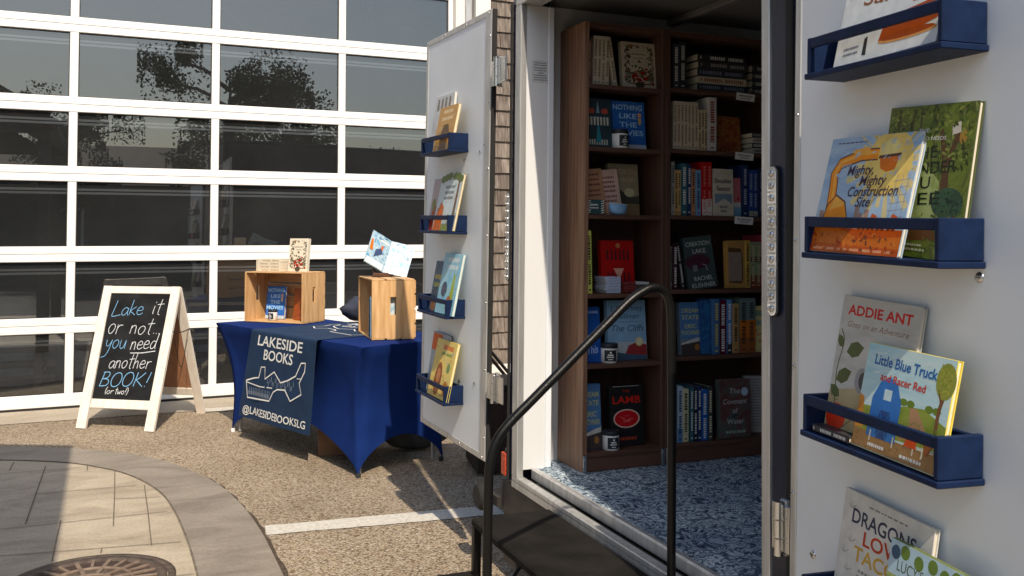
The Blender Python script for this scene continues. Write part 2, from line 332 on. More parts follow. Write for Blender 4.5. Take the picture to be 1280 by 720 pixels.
TXT = {}
def text_mesh(s, shear=0., bold=0.):
    k = (s, shear, bold)
    if k not in TXT:
        cu = bpy.data.curves.new('t', 'FONT'); cu.body = s; cu.align_x = 'CENTER'; cu.shear = shear; cu.offset = bold; cu.resolution_u = 3
        o = bpy.data.objects.new('t', cu); COL.objects.link(o)
        me = o.evaluated_get(bpy.context.evaluated_depsgraph_get()).to_mesh()
        TXT[k] = ([v.co[:2] for v in me.vertices], [tuple(p.vertices) for p in me.polygons])
        o.to_mesh_clear(); bpy.data.objects.remove(o); bpy.data.curves.remove(cu)
    return TXT[k]
class Art:
    """flat print on a face: x right, z up, the face looks to -y of M; every shape a hair above the last"""
    def __init__(s, b, M, fn=None, eps=.0003): s.b = b; s.M = M; s.k = 0; s.fn = fn; s.e = eps
    def put(s, pts, fs, m):
        y = -s.e-.000014*s.k; s.k += 1
        s.b.add([s.fn(x, z, y) if s.fn else (x, y, z) for x, z in pts], fs, m, s.M); return s
    def rect(s, x0, z0, x1, z1, m): return s.put([(x0, z0), (x1, z0), (x1, z1), (x0, z1)], [(0, 1, 2, 3)], m)
    def poly(s, p, m): return s.put(p, [tuple(range(len(p)))], m)
    def disc(s, cx, cz, rx, rz, m, n=24): return s.poly([(cx+rx*math.cos(2*math.pi*i/n), cz+rz*math.sin(2*math.pi*i/n)) for i in range(n)], m)
    def line(s, pts, w, m):
        vs = []; fs = []
        for i, p in enumerate(pts):
            a = Vector(pts[max(i-1, 0)]); c = Vector(pts[min(i+1, len(pts)-1)]); d = c-a
            if d.length < 1e-9: d = Vector((1, 0))
            d.normalize(); n = Vector((-d.y, d.x))*w/2
            vs += [(p[0]+n.x, p[1]+n.y), (p[0]-n.x, p[1]-n.y)]
        for i in range(len(pts)-1): fs.append((2*i, 2*i+1, 2*i+3, 2*i+2))
        return s.put(vs, fs, m)
    def text(s, t, cx, z, size, m, fit=None, shear=0., bold=0., rot=0.):
        vs, fs = text_mesh(t, shear, bold)
        xs = [v[0] for v in vs]; w = max(xs)-min(xs); kx = size if not fit else fit/w; mid = (max(xs)+min(xs))/2
        c, q = math.cos(rot), math.sin(rot)
        pts = [((v[0]-mid)*kx, v[1]*size) for v in vs]
        return s.put([(cx+a*c-b_*q, z+a*q+b_*c) for a, b_ in pts], fs, m)
    def scatter(s, n, x0, z0, x1, z1, r0, r1, ms, seed=1, asp=2.2, ang=None):
        """loose brush dabs"""
        r = random.Random(seed)
        for m in ms:
            pts = []; fs = []
            for i in range(n//len(ms)):
                q = r.uniform(r0, r1); a = r.uniform(0, 3.14) if ang is None else ang+r.gauss(0, .25); cx = r.uniform(x0+q, x1-q); cz = r.uniform(z0+q, z1-q); o = len(pts); c, d = math.cos(a), math.sin(a)
                for px, pz in ((-1, 0), (-.3, .9/asp), (.5, .7/asp), (1, 0), (.4, -.8/asp), (-.4, -.8/asp)): pts.append((cx+q*(px*c-pz*d), cz+q*(px*d+pz*c)))
                fs.append(tuple(range(o, o+6)))
            s.put(pts, fs, m)
        return s
    def marks(s, cx, z, w, h, m, n=4, seed=1):
        """row of tiny illegible print"""
        r = random.Random(seed); x = cx-w/2; pts = []; fs = []
        while x < cx+w/2:
            q = w*r.uniform(.04, .13); o = len(pts); x1 = min(x+q, cx+w/2)
            pts += [(x, z), (x1, z), (x1, z+h), (x, z+h)]; fs.append((o, o+1, o+2, o+3)); x += q+w*.035
        return s.put(pts, fs, m)
def catmull(p, n=6):
    if len(p) < 3: return p
    q = [p[0]]+list(p)+[p[-1]]; out = []
    for i in range(1, len(q)-2):
        for k in range(n):
            t = k/n
            out.append(tuple(.5*(2*q[i][a]+(q[i+1][a]-q[i-1][a])*t+(2*q[i-1][a]-5*q[i][a]+4*q[i+1][a]-q[i+2][a])*t*t+(3*q[i][a]-q[i-1][a]-3*q[i+1][a]+q[i+2][a])*t**3) for a in range(len(p[0]))))
    return out+[p[-1]]

# ------------------------------------------------------------------ ground, paving, road
g = B(); g.add([(-60, -1.2, 0), (60, -1.2, 0), (60, 60, 0), (-60, 60, 0)], [(0, 1, 2, 3)], gravel)
structure(obj('gravel_ground', g))
g = B(); g.add([(-120, -120, -.004), (120, -120, -.004), (120, -1.2, -.004), (-120, -1.2, -.004)], [(0, 1, 2, 3)], asphalt)
g.add([(-120, 60, -.004), (120, 60, -.004), (120, 160, -.004), (-120, 160, -.004)], [(0, 1, 2, 3)], asphalt)
structure(obj('road', g))
outer = [(-3.6, 7.25), (-2.4, 7.36), (-1.5, 7.28), (-.95, 7.16), (-.6, 7.05), (-.33, 6.91), (-.07, 6.73), (.19, 6.48), (.38, 6.19), (.535, 5.81), (.625, 5.48), (.685, 5.06), (.711, 4.62), (.712, 4.2), (.70, 3.7), (.66, 3.0), (.58, 2.2), (.5, 1.4), (.45, 0), (.45, -1.15)]
inner = [(-3.6, 6.85), (-2.4, 6.96), (-1.5, 6.88), (-.95, 6.77), (-.57, 6.65), (-.31, 6.50), (-.14, 6.37), (.01, 6.19), (.13, 6.01), (.24, 5.75), (.325, 5.42), (.364, 5.06), (.383, 4.66), (.388, 4.3), (.38, 3.7), (.34, 3.0), (.26, 2.2), (.18, 1.4), (.13, 0), (.13, -1.15)]
outer = catmull(outer, 5); inner = catmull(inner, 5); n = len(outer)
g = B()
g.add([(x, y, .018) for x, y in outer]+[(x, y, .018) for x, y in inner]+[(x, y, -.03) for x, y in outer], [(i, i+1, n+i+1, n+i) for i in range(n-1)]+[(i, 2*n+i, 2*n+i+1, i+1) for i in range(n-1)], pave_grey)
no = []
for i, (x, y) in enumerate(outer):
    a_ = Vector(outer[max(i-1, 0)]); c_ = Vector(outer[min(i+1, n-1)]); d_ = (c_-a_).normalized(); q_ = random.uniform(.010, .034); no.append((x-d_.y*q_, y+d_.x*q_))
g.add([(x, y, .0035) for x, y in outer]+[(x, y, .0035) for x, y in no], [(i, i+1, n+i+1, n+i) for i in range(n-1)], edge_dark)  # dark uneven strip along the outside of the border
gi = []
for i, (x, y) in enumerate(inner):
    a_ = Vector(inner[max(i-1, 0)]); c_ = Vector(inner[min(i+1, n-1)]); d_ = (c_-a_).normalized(); gi.append((x+d_.y*.009, y-d_.x*.009))
g.add([(x, y, .0185) for x, y in inner]+[(x, y, .0185) for x, y in gi], [(i, i+1, n+i+1, n+i) for i in range(n-1)], joint_dark)
structure(obj('paving_border', g))
g = B(); g.add([(x, y, .014) for x, y in inner]+[(-3.6, y, .014) for x, y in inner], [(i, i+1, n+i+1, n+i) for i in range(n-1)], pave_tan)
def joint(p, w=.0055):
    a = Vector((*p[0], 0)); c = Vector((*p[1], 0)); d = (c-a).normalized(); q = Vector((-d.y, d.x, 0))*w/2; k = Vector((0, 0, .018)); mid = (a+c)/2+q*random.uniform(-.8, .8)
    g.add([a+q+k, a-q+k, mid-q+k, c-q+k, c+q+k, mid+q+k], [(0, 1, 2, 5), (5, 2, 3, 4)], joint_dark)
for p in (((-.295, 6.35), (-.322, 5.13)), ((.09, 6.05), (.070, 4.92)), ((.238, 5.65), (.226, 4.55)), ((-.166, 5.12), (-.178, 4.50)), ((-1.4, 5.12), (.325, 5.068)), ((-1.4, 4.84), (.35, 4.545)), ((-.322, 5.70), (.20, 5.66)), ((.08, 5.42), (.31, 5.36)), ((-1.4, 6.30), (-.10, 6.24)), ((-.06, 6.30), (-.062, 6.14)), ((-.48, 6.55), (-.486, 6.33)), ((.02, 4.60), (.015, 4.53)),
          ((-1.4, 4.2), (.37, 4.1)), ((-1.4, 3.5), (.35, 3.45)), ((-.7, 6.3), (-.72, 5.1)), ((-.5, 5.1), (-.5, 4.2)), ((-1, 4.2), (-1, 3.5)), ((-.1, 4.1), (-.1, 3.5))): joint(p)
structure(obj('stamped_paving', g))
g = B(); g.add([(-7, 8.05, .004), (3.5, 7.86, .004), (3.5, 8.46, .004), (-7, 8.46, .004)], [(0, 1, 2, 3)], apron_mat)
structure(obj('door_apron', g))
g = B()
def stripe(p, z=.004): 
    vs = []; n = 24
    for i in range(n+1):
        t = i/n; j = (random.random()-.5)*.010; vs += [(p[0][0]+(p[1][0]-p[0][0])*t, p[0][1]+(p[1][1]-p[0][1])*t+j, z), (p[3][0]+(p[2][0]-p[3][0])*t, p[3][1]+(p[2][1]-p[3][1])*t-j*.7, z)]
    g.add(vs, [(2*i, 2*i+1, 2*i+3, 2*i+2) for i in range(n)], line_paint)
stripe(((.735, 4.525), (1.9, 4.372), (1.92, 4.53), (.75, 4.672)))
stripe(((.72, 7.83), (2.9, 7.56), (2.92, 7.72), (.74, 7.985)), .008)
structure(obj('ground_markings', g))

# manhole cover
mh = thing('manhole_cover', 'round rusty cast iron manhole cover with raised radial ribs set in the paving', 'manhole cover', T((-.03, 4.165, .012)))
b = B(); b.lathe([(.300, .0), (.300, .010), (.262, .010), (.258, .003), (.0005, .003)], iron, 48); obj('cover_plate', b, mh)
b = B()
for i in range(12):
    t = 2*math.pi*i/12+.2; M = RZ(t); b.box(.085, .262, -.009, .009, .002, .012, iron_hi, M, .002)
    t2 = t+math.pi/12; b.box(.165, .262, -.007, .007, .002, .012, iron_hi, RZ(t2), .002)
for r in (.085, .165): b.tube([(r*math.cos(2*math.pi*k/40), r*math.sin(2*math.pi*k/40), .006) for k in range(40)], .008, iron_hi, 6, closed=True)
obj('rib_pattern', b, mh)
b = B()
for i in range(24):
    t = 2*math.pi*(i+.5)/24+.2; b.add([(math.cos(t+d)*r, math.sin(t+d)*r, .0045) for d, r in ((-.09, .175), (.09, .175), (.10, .252), (-.10, .252))], [(0, 1, 2, 3)], iron_pit)
obj('recess', b, mh)
b = B(); b.lathe([(.335, 0), (.335, .0085), (.303, .0085), (.303, 0)], iron, 48); obj('rim_frame', b, mh)

# ------------------------------------------------------------------ building with glazed overhead door
YG = 8.46
gd = thing('garage_door', 'white overhead garage door with rows of large glass panes, behind the blue table', 'garage door', T((0, YG, 0)), base=(.6, 0, 0))
JZ = [.684, 1.27, 1.936, 2.517, 3.187, 3.80]; MX = [-3.64, -2.505, -1.37, -.234, .898, 2.028]
XL, XR = -4.75, 3.08
b = B()
for z in JZ:
    b.box(XL-.06, XR+.05, -.002, .05, z-.064, z-.0015, white_paint, None, .004); b.box(XL-.06, XR+.05, -.002, .05, z+.0015, z+.064, white_paint, None, .004)
obj('rail', b, gd)
b = B(); b.box(XL-.06, XR+.05, -.002, .05, .022, .125, white_paint, None, .004); obj('bottom_rail', b, gd)
b = B(); b.box(XL-.06, XR+.05, .0, .045, .003, .021, rubber); obj('bottom_seal', b, gd)
zr = [.125]+[z for z in JZ]
for x in MX:
    b = B()
    for i in range(len(zr)-1):
        b.box(x-.033, x+.033, .001, .048, zr[i]+(.064 if i else 0), zr[i+1]-.064, white_paint, None, .004)
    obj('mullion', b, gd)
for x0, x1 in ((XL-.06, XL), (XR, XR+.05)):
    b = B(); b.box(x0, x1, -.003, .052, .127, 3.88, white_paint, None, .004); obj('side_stile', b, gd)
edges = [XL]+MX+[XR]
for i in range(len(zr)-1):
    z0 = zr[i]+(.064 if i else 0); z1 = zr[i+1]-.064
    for j in range(len(edges)-1):
        x0 = edges[j]+(.033 if j else 0); x1 = edges[j+1]-(.033 if j < len(edges)-2 else 0)
        q = random.uniform(-.0010, .0010); r_ = random.uniform(-.0010, .0010); b = B()
        b.add([(x0, .028+q, z0), (x1, .028-q, z0), (x1, .028-q+r_, z1), (x0, .028+q+r_, z1)], [(0, 1, 2, 3)], pane_glass)
        p = obj('glass_pane', b, gd)
        b = B()
        for (a0, a1, c0, c1) in ((x0, x1, z1-.008, z1), (x0, x1, z0, z0+.006), (x0, x0+.007, z0+.006, z1-.008), (x1-.007, x1, z0+.006, z1-.008)): b.box(a0, a1, .020, .027, c0, c1, gasket)
        obj('gasket', b, p)
    if i < 5:
        b = B()
        for dz in (.062, .092): b.box(XL, XR, .045, .062, z1-dz-.010, z1-dz+.008, white_paint)
        obj('strut', b, gd)
bl = thing('shop_building', 'building wall clad in weathered cedar shingles with white door trim', 'building', T((0, YG, 0)), base=(4.2, 0, 0))
b = B()
b.box(XR+.055, XR+.15, -.06, .10, 0, 4.0, trim_paint, None, .004)
b.box(XR+.16, XR+.25, -.02, .10, 0, 4.0, alu_dull, None, .01)
b.box(XR+.26, 3.50, -.075, .10, 0, 4.1, trim_paint, None, .004)
b.box(XL-.5, XL-.07, -.05, .10, 0, 4.0, trim_paint, None, .004)
b.box(XL-.5, XR+.25, -.05, .10, 4.005, 4.3, trim_paint, None, .004); obj('door_trim', b, bl)
b = B(); z = .15; row = 0
while z < 5.4:
    x = 3.505-random.uniform(0, .1)
    while x < 5.6:
        w = random.uniform(.085, .19); x0 = max(x, 3.505)
        if x+w > 3.52: 
            d = random.uniform(0, .006); zz = z+random.uniform(-.003, .003)
            b.add([(x0, -.03-d, zz), (x+w-.004, -.03-d, zz), (x+w-.004, -.008-d, zz+.175), (x0, -.008-d, zz+.175), (x0, -.005, zz), (x+w-.004, -.005, zz)], [(0, 1, 2, 3), (4, 5, 1, 0), (1, 5, 2), (0, 3, 4)], shingle)
        x += w
    z += .158; row += 1
obj('shingle_siding', b, bl)
b = B(); b.box(3.5, 9, 0, .1, .15, 5.4, siding); b.box(5.6, 9, -.02, .0, .15, 5.4, shingle); b.box(XL-9, XL-.5, 0, .1, 0, 5.4, siding); b.box(XL-.5, 3.5, .0, .1, 4.3, 5.4, siding); obj('wall', b, bl)
b = B(); b.box(3.5, 9, -.04, .1, -.02, .15, trim_paint, None, .004); obj('skirt_board', b, bl)
b = B(); b.box(XL-9.2, 9.2, -.4, 8, 5.4, 5.7, roofing); obj('roof', b, bl)
b = B(); b.box(XL-1, 8, 6.4, 6.5, 0, 5.4, room_wall); b.box(XL-1.1, XL-1, .1, 6.5, 0, 5.4, room_wall); b.box(8, 8.1, .1, 6.5, 0, 5.4, room_wall); obj('inside_wall', b, bl)
b = B(); b.box(XL-1, 8, .1, 6.5, -.05, .006, room_floor); obj('inside_floor', b, bl)
b = B(); b.box(XL-1, 8, .1, 6.5, 4.35, 4.4, ceiling_mat)
for x in (-3, -1.2, .6, 2.4): b.add([(x, .6, 3.95), (x+.08, .6, 3.95), (x+1.5, 5.5, 4.3), (x+1.42, 5.5, 4.3)], [(0, 1, 2, 3)], white_paint)
obj('inside_ceiling', b, bl)
# inside, seen dimly through the glass
def slats(x0, x1, y, k, label):  # slats added for the brown stripes reflected low in the panes
    t = thing('added_slats', label, 'slats', T(((x0+x1)/2, y, .007)), 'added slats inside the glass door')
    w = (x1-x0)/2
    for i in range(4):
        b = B(); b.box(-w, w, .06*i, .06*i+.03, .05+.12*i, .11+.12*i, slat_brown, None, .004); obj('slat', b, t)
    for s in (-w+.1, w-.16):
        b = B(); b.box(s, s+.06, .03, .28, 0, .52, slat_brown); obj('leg', b, t)
slats(-3.3, -.35, 8.78, 0, 'added brown slats inside the glass door, left of the chalk sign')
slats(-.1, 2.6, 8.78, 1, 'added brown slats inside the glass door, behind the chalk sign and table')
def draped(x, y, label, s=1.):
    t = thing('draped_table', label, 'table', T((x, y, .007)), 'cloth covered tables inside the glass door')
    b = B(); n = 40; vs = []
    for lv, (z, k, am) in enumerate(((.76, 1., 0), (.72, 1.03, .005), (.4, 1.10, .03), (.02, 1.18, .06))):
        for i in range(n):
            a = 2*math.pi*i/n; r = .55*s*k+am*math.sin(9*a); vs.append((r*math.cos(a), r*math.sin(a), z))
    b.add(vs, [(l*n+i, l*n+(i+1) % n, (l+1)*n+(i+1) % n, (l+1)*n+i) for l in range(3) for i in range(n)], linen, None, True); b.add(vs[:n], [tuple(range(n))], linen)
    obj('cloth', b, t)
    b = B(); b.lathe([(.04, 0), (.04, .7), (.5*s, .72), (.5*s, .74)], slat_brown, 20); obj('pedestal', b, t)
draped(.55, 9.9, 'round table under a pale cloth seen through the panes above the chalk sign', .9)
draped(2.9, 10.2, 'round table under a pale cloth seen through the panes beside the trailer door')
draped(-1.2, 10.6, 'round table under a pale cloth seen through the leftmost panes')
ch = thing('folding_chair', 'grey folding chair inside the glass door behind the wooden crates', 'chair', T((2.05, 8.95, .007)) @ RZ(.3))
b = B(); b.box(-.22, .22, -.2, .2, .43, .46, linen, None, .01); obj('seat', b, ch)
b = B(); b.box(-.22, .22, .2, .225, .60, .95, linen, None, .01); obj('backrest', b, ch)
for sx in (-.2, .2):
    b = B(); b.tube([(sx, -.22, 0), (sx, .21, .95)], .012, alu_dull, 8); obj('leg', b, ch)
    b = B(); b.tube([(sx*.9, .24, 0), (sx*.9, -.15, .45)], .012, alu_dull, 8); obj('leg', b, ch)

# ------------------------------------------------------------------ books
def book(name, label, M, w, h, t, cm, art=None, spine=None, sm=None, group=None, hard=True, sag=0.):
    """front cover looks to -y of M, spine at -x, origin at the middle of the foot"""
    b = B(); k = .0026 if hard else .0012; o = .003 if hard else 0.; sm = sm or cm
    b.box(-w/2+.0005, w/2, -t/2, -t/2+k, 0, h, cm, None, .0009); b.box(-w/2+.0005, w/2, t/2-k, t/2, 0, h, cm, None, .0009)
    b.box(-w/2-.0006, -w/2+k, -t/2, t/2, .0002, h-.0002, sm, None, .0009)
    root = obj(name, b, None, M); tag(root, label, 'book', group)
    b = B(); b.box(-w/2+k+.0002, w/2-o-.0006, -t/2+k+.0001, t/2-k-.0001, o, h-o-.0003, paper); obj('page_block', b, root)
    if art: b = B(); art(Art(b, T((0, -t/2, 0))), w, h); obj('cover_print', b, root)
    if spine: b = B(); spine(Art(b, T((-w/2-.0006, 0, 0)) @ RZ(-math.pi/2)), t, h); obj('spine_print', b, root)
    return root
def spine_marks(fg, seed, bands=()):
    def f(a, t, h):
        for z0, z1, m in bands: a.rect(-t/2+.0004, h*z0, t/2-.0004, h*z1, m)
        r = random.Random(seed); z = h*.92
        for part in range(2):
            end = z-h*r.uniform(.28, .40)
            while z > end and z > h*.1:
                q = h*r.uniform(.016, .040); pts = [(-t*.24, z-q), (t*.24, z-q*.9), (t*.24, z), (-t*.22, z)]; a.poly(pts, fg); z -= q+h*.012
            z -= h*.06
        a.rect(-t*.2, h*.05, t*.2, h*.075, fg)
    return f
INK_W = ink(.72, .72, .70); INK_K = ink(.03, .03, .035); INK_C = ink(.70, .64, .50)
# floral cream cover used on the crate and in the bookcase
def art_floral(a, w, h):
    dk = ink(.07, .06, .045); rd = ink(.34, .04, .03); gr = ink(.09, .11, .05); br = ink(.22, .10, .05)
    rv = random.Random(12)
    for s in (-1, 1):
        for q in range(5):
            z0 = h*(.10+.15*q); x0 = s*w*(.10+.07*q); sp = rv.uniform(.8, 1.2)
            a.line(catmull([(x0, z0), (s*w*.34*sp, z0+h*.02), (s*w*.41, z0+h*.10*sp), (s*w*.33, z0+h*.15), (s*w*.27, z0+h*.10)], 5), w*.026, dk)
        a.scatter(26, min(s*w*.2, s*w*.46), h*.06, max(s*w*.2, s*w*.46), h*.95, w*.03, w*.065, (gr, dk), 3+s)
    a.scatter(16, -w*.40, h*.84, w*.42, h*.96, w*.03, w*.07, (dk, gr, br), 8)
    a.marks(0, h*.73, w*.46, h*.025, dk, seed=3); a.marks(0, h*.65, w*.3, h*.016, dk, seed=5)
    r = random.Random(4)
    for i in range(60):
        a.disc(max(-.42, min(.42, r.gauss(0, .20)))*w, h*min(.6, max(.06, .31+r.gauss(0, .13))), w*r.uniform(.02, .055), h*r.uniform(.013, .034), (gr, dk, br, dk, rd)[i % 5], 7)
    for x, z in ((-.13, .28), (.1, .34), (.16, .22), (-.02, .19)): a.disc(x*w, z*h, w*.07, h*.042, rd, 9); a.disc(x*w, z*h, w*.035, h*.02, ink(.16, .02, .02), 7)
    a.disc(0, h*.08, w*.14, h*.07, dk, 12)
def art_movies(a, w, h):
    lt = ink(.42, .62, .80); r = random.Random(2)
    for i in range(26): a.rect(*(lambda x, z: (x, z, x+w*.06, z+h*.012))(r.uniform(-.47, .4)*w, r.uniform(.12, .97)*h), ink(.16, .30, .62))
    for t, z in (('NOTHING', .82), ('LIKE', .64), ('THE', .46), ('MOVIES', .29)): a.text(t, -w*.02, h*z, h*.15, lt, w*(.88 if len(t) > 5 else .52), bold=.02)
    a.rect(-w*.5, 0, w*.5, h*.10, ink(.50, .56, .62)); a.disc(w*.33, h*.72, w*.06, h*.05, ink(.8, .45, .3), 10); a.poly([(w*.28, h*.66), (w*.38, h*.66), (w*.36, h*.52), (w*.30, h*.52)], ink(.7, .5, .2))

# ------------------------------------------------------------------ chalk sign
FLp = Vector((-.117, 7.544, 0)); sw = Vector((.815, -.580, 0)); sn = Vector((.580, .815, 0))
SM = frame(FLp, sw, sn)
sg = thing('chalkboard_sign', 'white wooden A-frame chalk sign standing in front of the garage door', 'sign', SM, base=(.28, .36, 0))
lean = math.atan2(.364, 1.03); FM = RX(-lean); LL = 1.092
b = B()
for s in (0, 1):   # stiles splay outwards towards the feet
    x0t, x1t = (-.083, -.012) if s == 0 else (.500, .571)
    x0b, x1b = (-.045, .032) if s == 0 else (.515, .590)
    vs = []
    for (a0, a1, zz) in ((x0b, x1b, .003), (x0t, x1t, LL)):
        for y in (-.011, .011): vs += [(a0, y, zz), (a1, y, zz)]
    b.add(vs, [(0, 1, 5, 4), (3, 2, 6, 7), (2, 0, 4, 6), (1, 3, 7, 5), (4, 5, 7, 6), (1, 0, 2, 3)], pale_wood, FM)
b.box(-.012, .500, -.010, .010, 1.034, LL-.001, pale_wood, FM, .003); b.box(.030, .515, -.010, .010, .155, .222, pale_wood, FM, .003)
obj('front_frame', b, sg)
b = B(); b.add([(.029, -.002, .222), (.507, -.002, .222), (.500, -.002, 1.034), (-.012, -.002, 1.034), (.029, .006, .222), (.507, .006, .222), (.500, .006, 1.034), (-.012, .006, 1.034)], [(0, 1, 2, 3), (5, 4, 7, 6)], chalkboard, FM)
obj('board', b, sg)
BM = T((0, .728, 0)) @ RX(lean)
b = B()
for a0, a1, c0, c1 in ((-.083, -.015, -.045, .025), (.503, .571, .508, .578)):
    vs = []
    for (p, q, zz) in ((c0, c1, .003), (a0, a1, LL-.012)):
        for y in (-.010, .010): vs += [(p, y, zz), (q, y, zz)]
    b.add(vs, [(0, 1, 5, 4), (3, 2, 6, 7), (2, 0, 4, 6), (1, 3, 7, 5), (4, 5, 7, 6), (1, 0, 2, 3)], pale_wood, BM)
b.box(.028, .505, -.009, .009, .16, .225, pale_wood, BM, .003); b.box(-.012, .50, -.009, .009, 1.02, 1.075, pale_wood, BM, .003); obj('rear_frame', b, sg)
b = B(); b.box(.0, .505, -.004, .004, .226, 1.019, hardboard, BM); obj('rear_board', b, sg)
b = B(); b.tube(catmull([(.575, .245, .70), (.577, .37, .685), (.573, .49, .70)]), .004, black_metal, 6)
b.tube(catmull([(.575, .27, .65), (.580, .36, .42), (.573, .46, .62)]), .002, black_metal, 6); obj('stay_cord', b, sg)
G = {'L': [[(.1, 1), (.05, .5), (0, .03), (.2, .0), (.6, .1)]],
 'a': [[(.40, .43), (.25, .5), (.08, .38), (.03, .18), (.12, .02), (.28, .06), (.4, .25), (.43, .46)], [(.43, .46), (.42, .15), (.52, .0)]],
 'k': [[(.10, .95), (.06, 0)], [(.42, .52), (.10, .25), (.28, .12), (.46, 0)]],
 'e': [[(.05, .25), (.38, .30), (.34, .48), (.18, .5), (.04, .3), (.08, .07), (.25, 0), (.46, .12)]],
 'i': [[(.12, .5), (.10, .2), (.12, 0)], [(.13, .68), (.14, .74)]],
 't': [[(.22, .95), (.18, .4), (.18, .08), (.30, 0)], [(0, .62), (.42, .67)]],
 'o': [[(.25, .5), (.08, .40), (.03, .2), (.15, .0), (.32, .05), (.42, .28), (.36, .45), (.22, .5)]],
 'r': [[(.06, .5), (.06, 0)], [(.06, .3), (.18, .46), (.38, .48)]],
 'n': [[(.06, .5), (.05, 0)], [(.05, .3), (.18, .48), (.32, .45), (.36, .2), (.38, 0)]],
 'y': [[(.03, .5), (.08, .2), (.22, .12), (.36, .3), (.42, .5)], [(.42, .5), (.36, -.1), (.22, -.45), (-.05, -.55)]],
 'u': [[(.04, .5), (.05, .15), (.18, 0), (.33, .12), (.40, .5)], [(.40, .5), (.42, 0)]],
 'd': [[(.40, .45), (.2, .5), (.04, .25), (.14, .02), (.32, .08), (.42, .3)], [(.48, 1), (.42, .3), (.46, 0)]],
 'h': [[(.10, 1), (.06, .5), (.05, 0)], [(.06, .3), (.2, .48), (.33, .42), (.38, 0)]],
 'w': [[(0, .5), (.1, 0), (.25, .35), (.38, 0), (.52, .5)]],
 'B': [[(.10, 1), (.03, 0)], [(.02, .97), (.36, 1), (.46, .80), (.34, .58), (.08, .52)], [(.08, .52), (.42, .48), (.54, .25), (.40, .04), (.0, 0)]],
 'O': [[(.34, 1), (.12, .85), (.02, .45), (.12, .08), (.36, 0), (.58, .2), (.64, .6), (.52, .93), (.32, 1)]],
 'K': [[(.10, 1), (.05, 0)], [(.58, 1), (.30, .62), (.10, .45)], [(.10, .47), (.35, .25), (.62, 0)]],
 '!': [[(.22, 1.05), (.12, .3)], [(.07, .08), (.06, .03)]], '?': [[(.02, .75), (.15, .98), (.33, .85), (.25, .6), (.15, .45), (.15, .3)], [(.14, .08), (.14, .02)]],
 '(': [[(.2, 1.05), (.06, .5), (.18, -.1)]], ')': [[(.05, 1.05), (.2, .5), (.06, -.1)]], '.': [[(.08, .05), (.09, .0)]]}
ADV = {'i': .26, '!': .3, '.': .17, '(': .27, ')': .3, 'O': .74, 'B': .66, 'K': .7, 'L': .62, 'r': .42, 't': .44, 'w': .62}
def hand(a, s, x0, x1, z, size, m, w, tilt=0., slant=.12):
    tot = sum(ADV.get(c, .52) for c in s); k = (x1-x0)/tot; x = x0
    r = random.Random(len(s)*7+ord(s[0]))
    for c in s:
        j = r.uniform(-.03, .03)*size
        for st in G.get(c, []):
            a.line(catmull([(x+(px+slant*pz)*k, z+(x-x0)*tilt+j+pz*size) for px, pz in st], 5), w, m)
        x += ADV.get(c, .52)*k
b = B(); a = Art(b, FM @ T((0, -.002, 0)))
hand(a, 'Lake', .035, .30, .850, .125, chalk_blue, .0047, .10); hand(a, 'it', .365, .455, .872, .13, chalk_white, .0048)
hand(a, 'or', .03, .15, .715, .15, chalk_white, .0048); hand(a, 'not...', .215, .478, .716, .13, chalk_white, .0048, .02)
hand(a, 'you', .035, .215, .604, .13, chalk_blue, .0047); hand(a, 'need', .25, .465, .600, .12, chalk_white, .0050, .06)
a.line([(.262, .572), (.36, .575), (.468, .592)], .006, chalk_white)
hand(a, 'another', .105, .455, .454, .115, chalk_white, .0047, .01); hand(a, 'BOOK!', .062, .468, .318, .105, chalk_blue, .0058, .01); a.k -= 8
hand(a, '(or', .12, .195, .262, .05, chalk_white, .0042); hand(a, 'two!)', .205, .315, .262, .05, chalk_white, .0042)
obj('chalk_lettering', b, sg)

# ------------------------------------------------------------------ table with its stretch cover, banner and goods
TC = Vector((1.44, 6.265, 0)); al = Vector((-.30, .954, 0)); pe = Vector((.954, .30, 0))
TBM = frame(TC, (al.x, al.y, 0), (-pe.x, -pe.y, 0))     # x along the table away from us, y = towards the gravel front, z up
ZT = .78
ft = thing('folding_table', 'folding table hidden under the royal blue stretch cover', 'table', TBM)
b = B(); b.box(-.93, 1.0, -.355, .355, .715, .760, linen, None, .01); obj('tabletop', b, ft)
for sx, sy, in ((-.79, .27), (.815, .27), (-.79, -.27), (.815, -.27)):
    b = B(); b.tube([(sx, sy, .008), (sx, sy, .715)], .0125, alu_dull, 10); l = obj('leg', b, ft)
    b = B(); b.lathe([(.015, 0), (.015, .022), (.012, .026)], card if sx > 0 and sy > 0 else rubber, 14, T((sx*1.058, sy*1.13, .0))); obj('foot_cap', b, l)
tcv = B(); NS = 36; per = []
cor = [((-.98, .38), (-.845, .312)), ((1.02, .38), (.865, .312)), ((1.02, -.38), (.865, -.312)), ((-.98, -.38), (-.845, -.312))]
for e in range(4):
    (c0, f0), (c1, f1) = cor[e], cor[(e+1) % 4]
    for i in range(NS):
        t = i/NS; arch = max(0, math.sin(math.pi*t))**.62; arch = arch*(.24 if e % 2 == 0 else .20)
        per.append((c0[0]+(c1[0]-c0[0])*t, c0[1]+(c1[1]-c0[1])*t, f0[0]+(f1[0]-f0[0])*t, f0[1]+(f1[1]-f0[1])*t, arch, min(t, 1-t), e))
P = len(per); LV = 18; vs = []
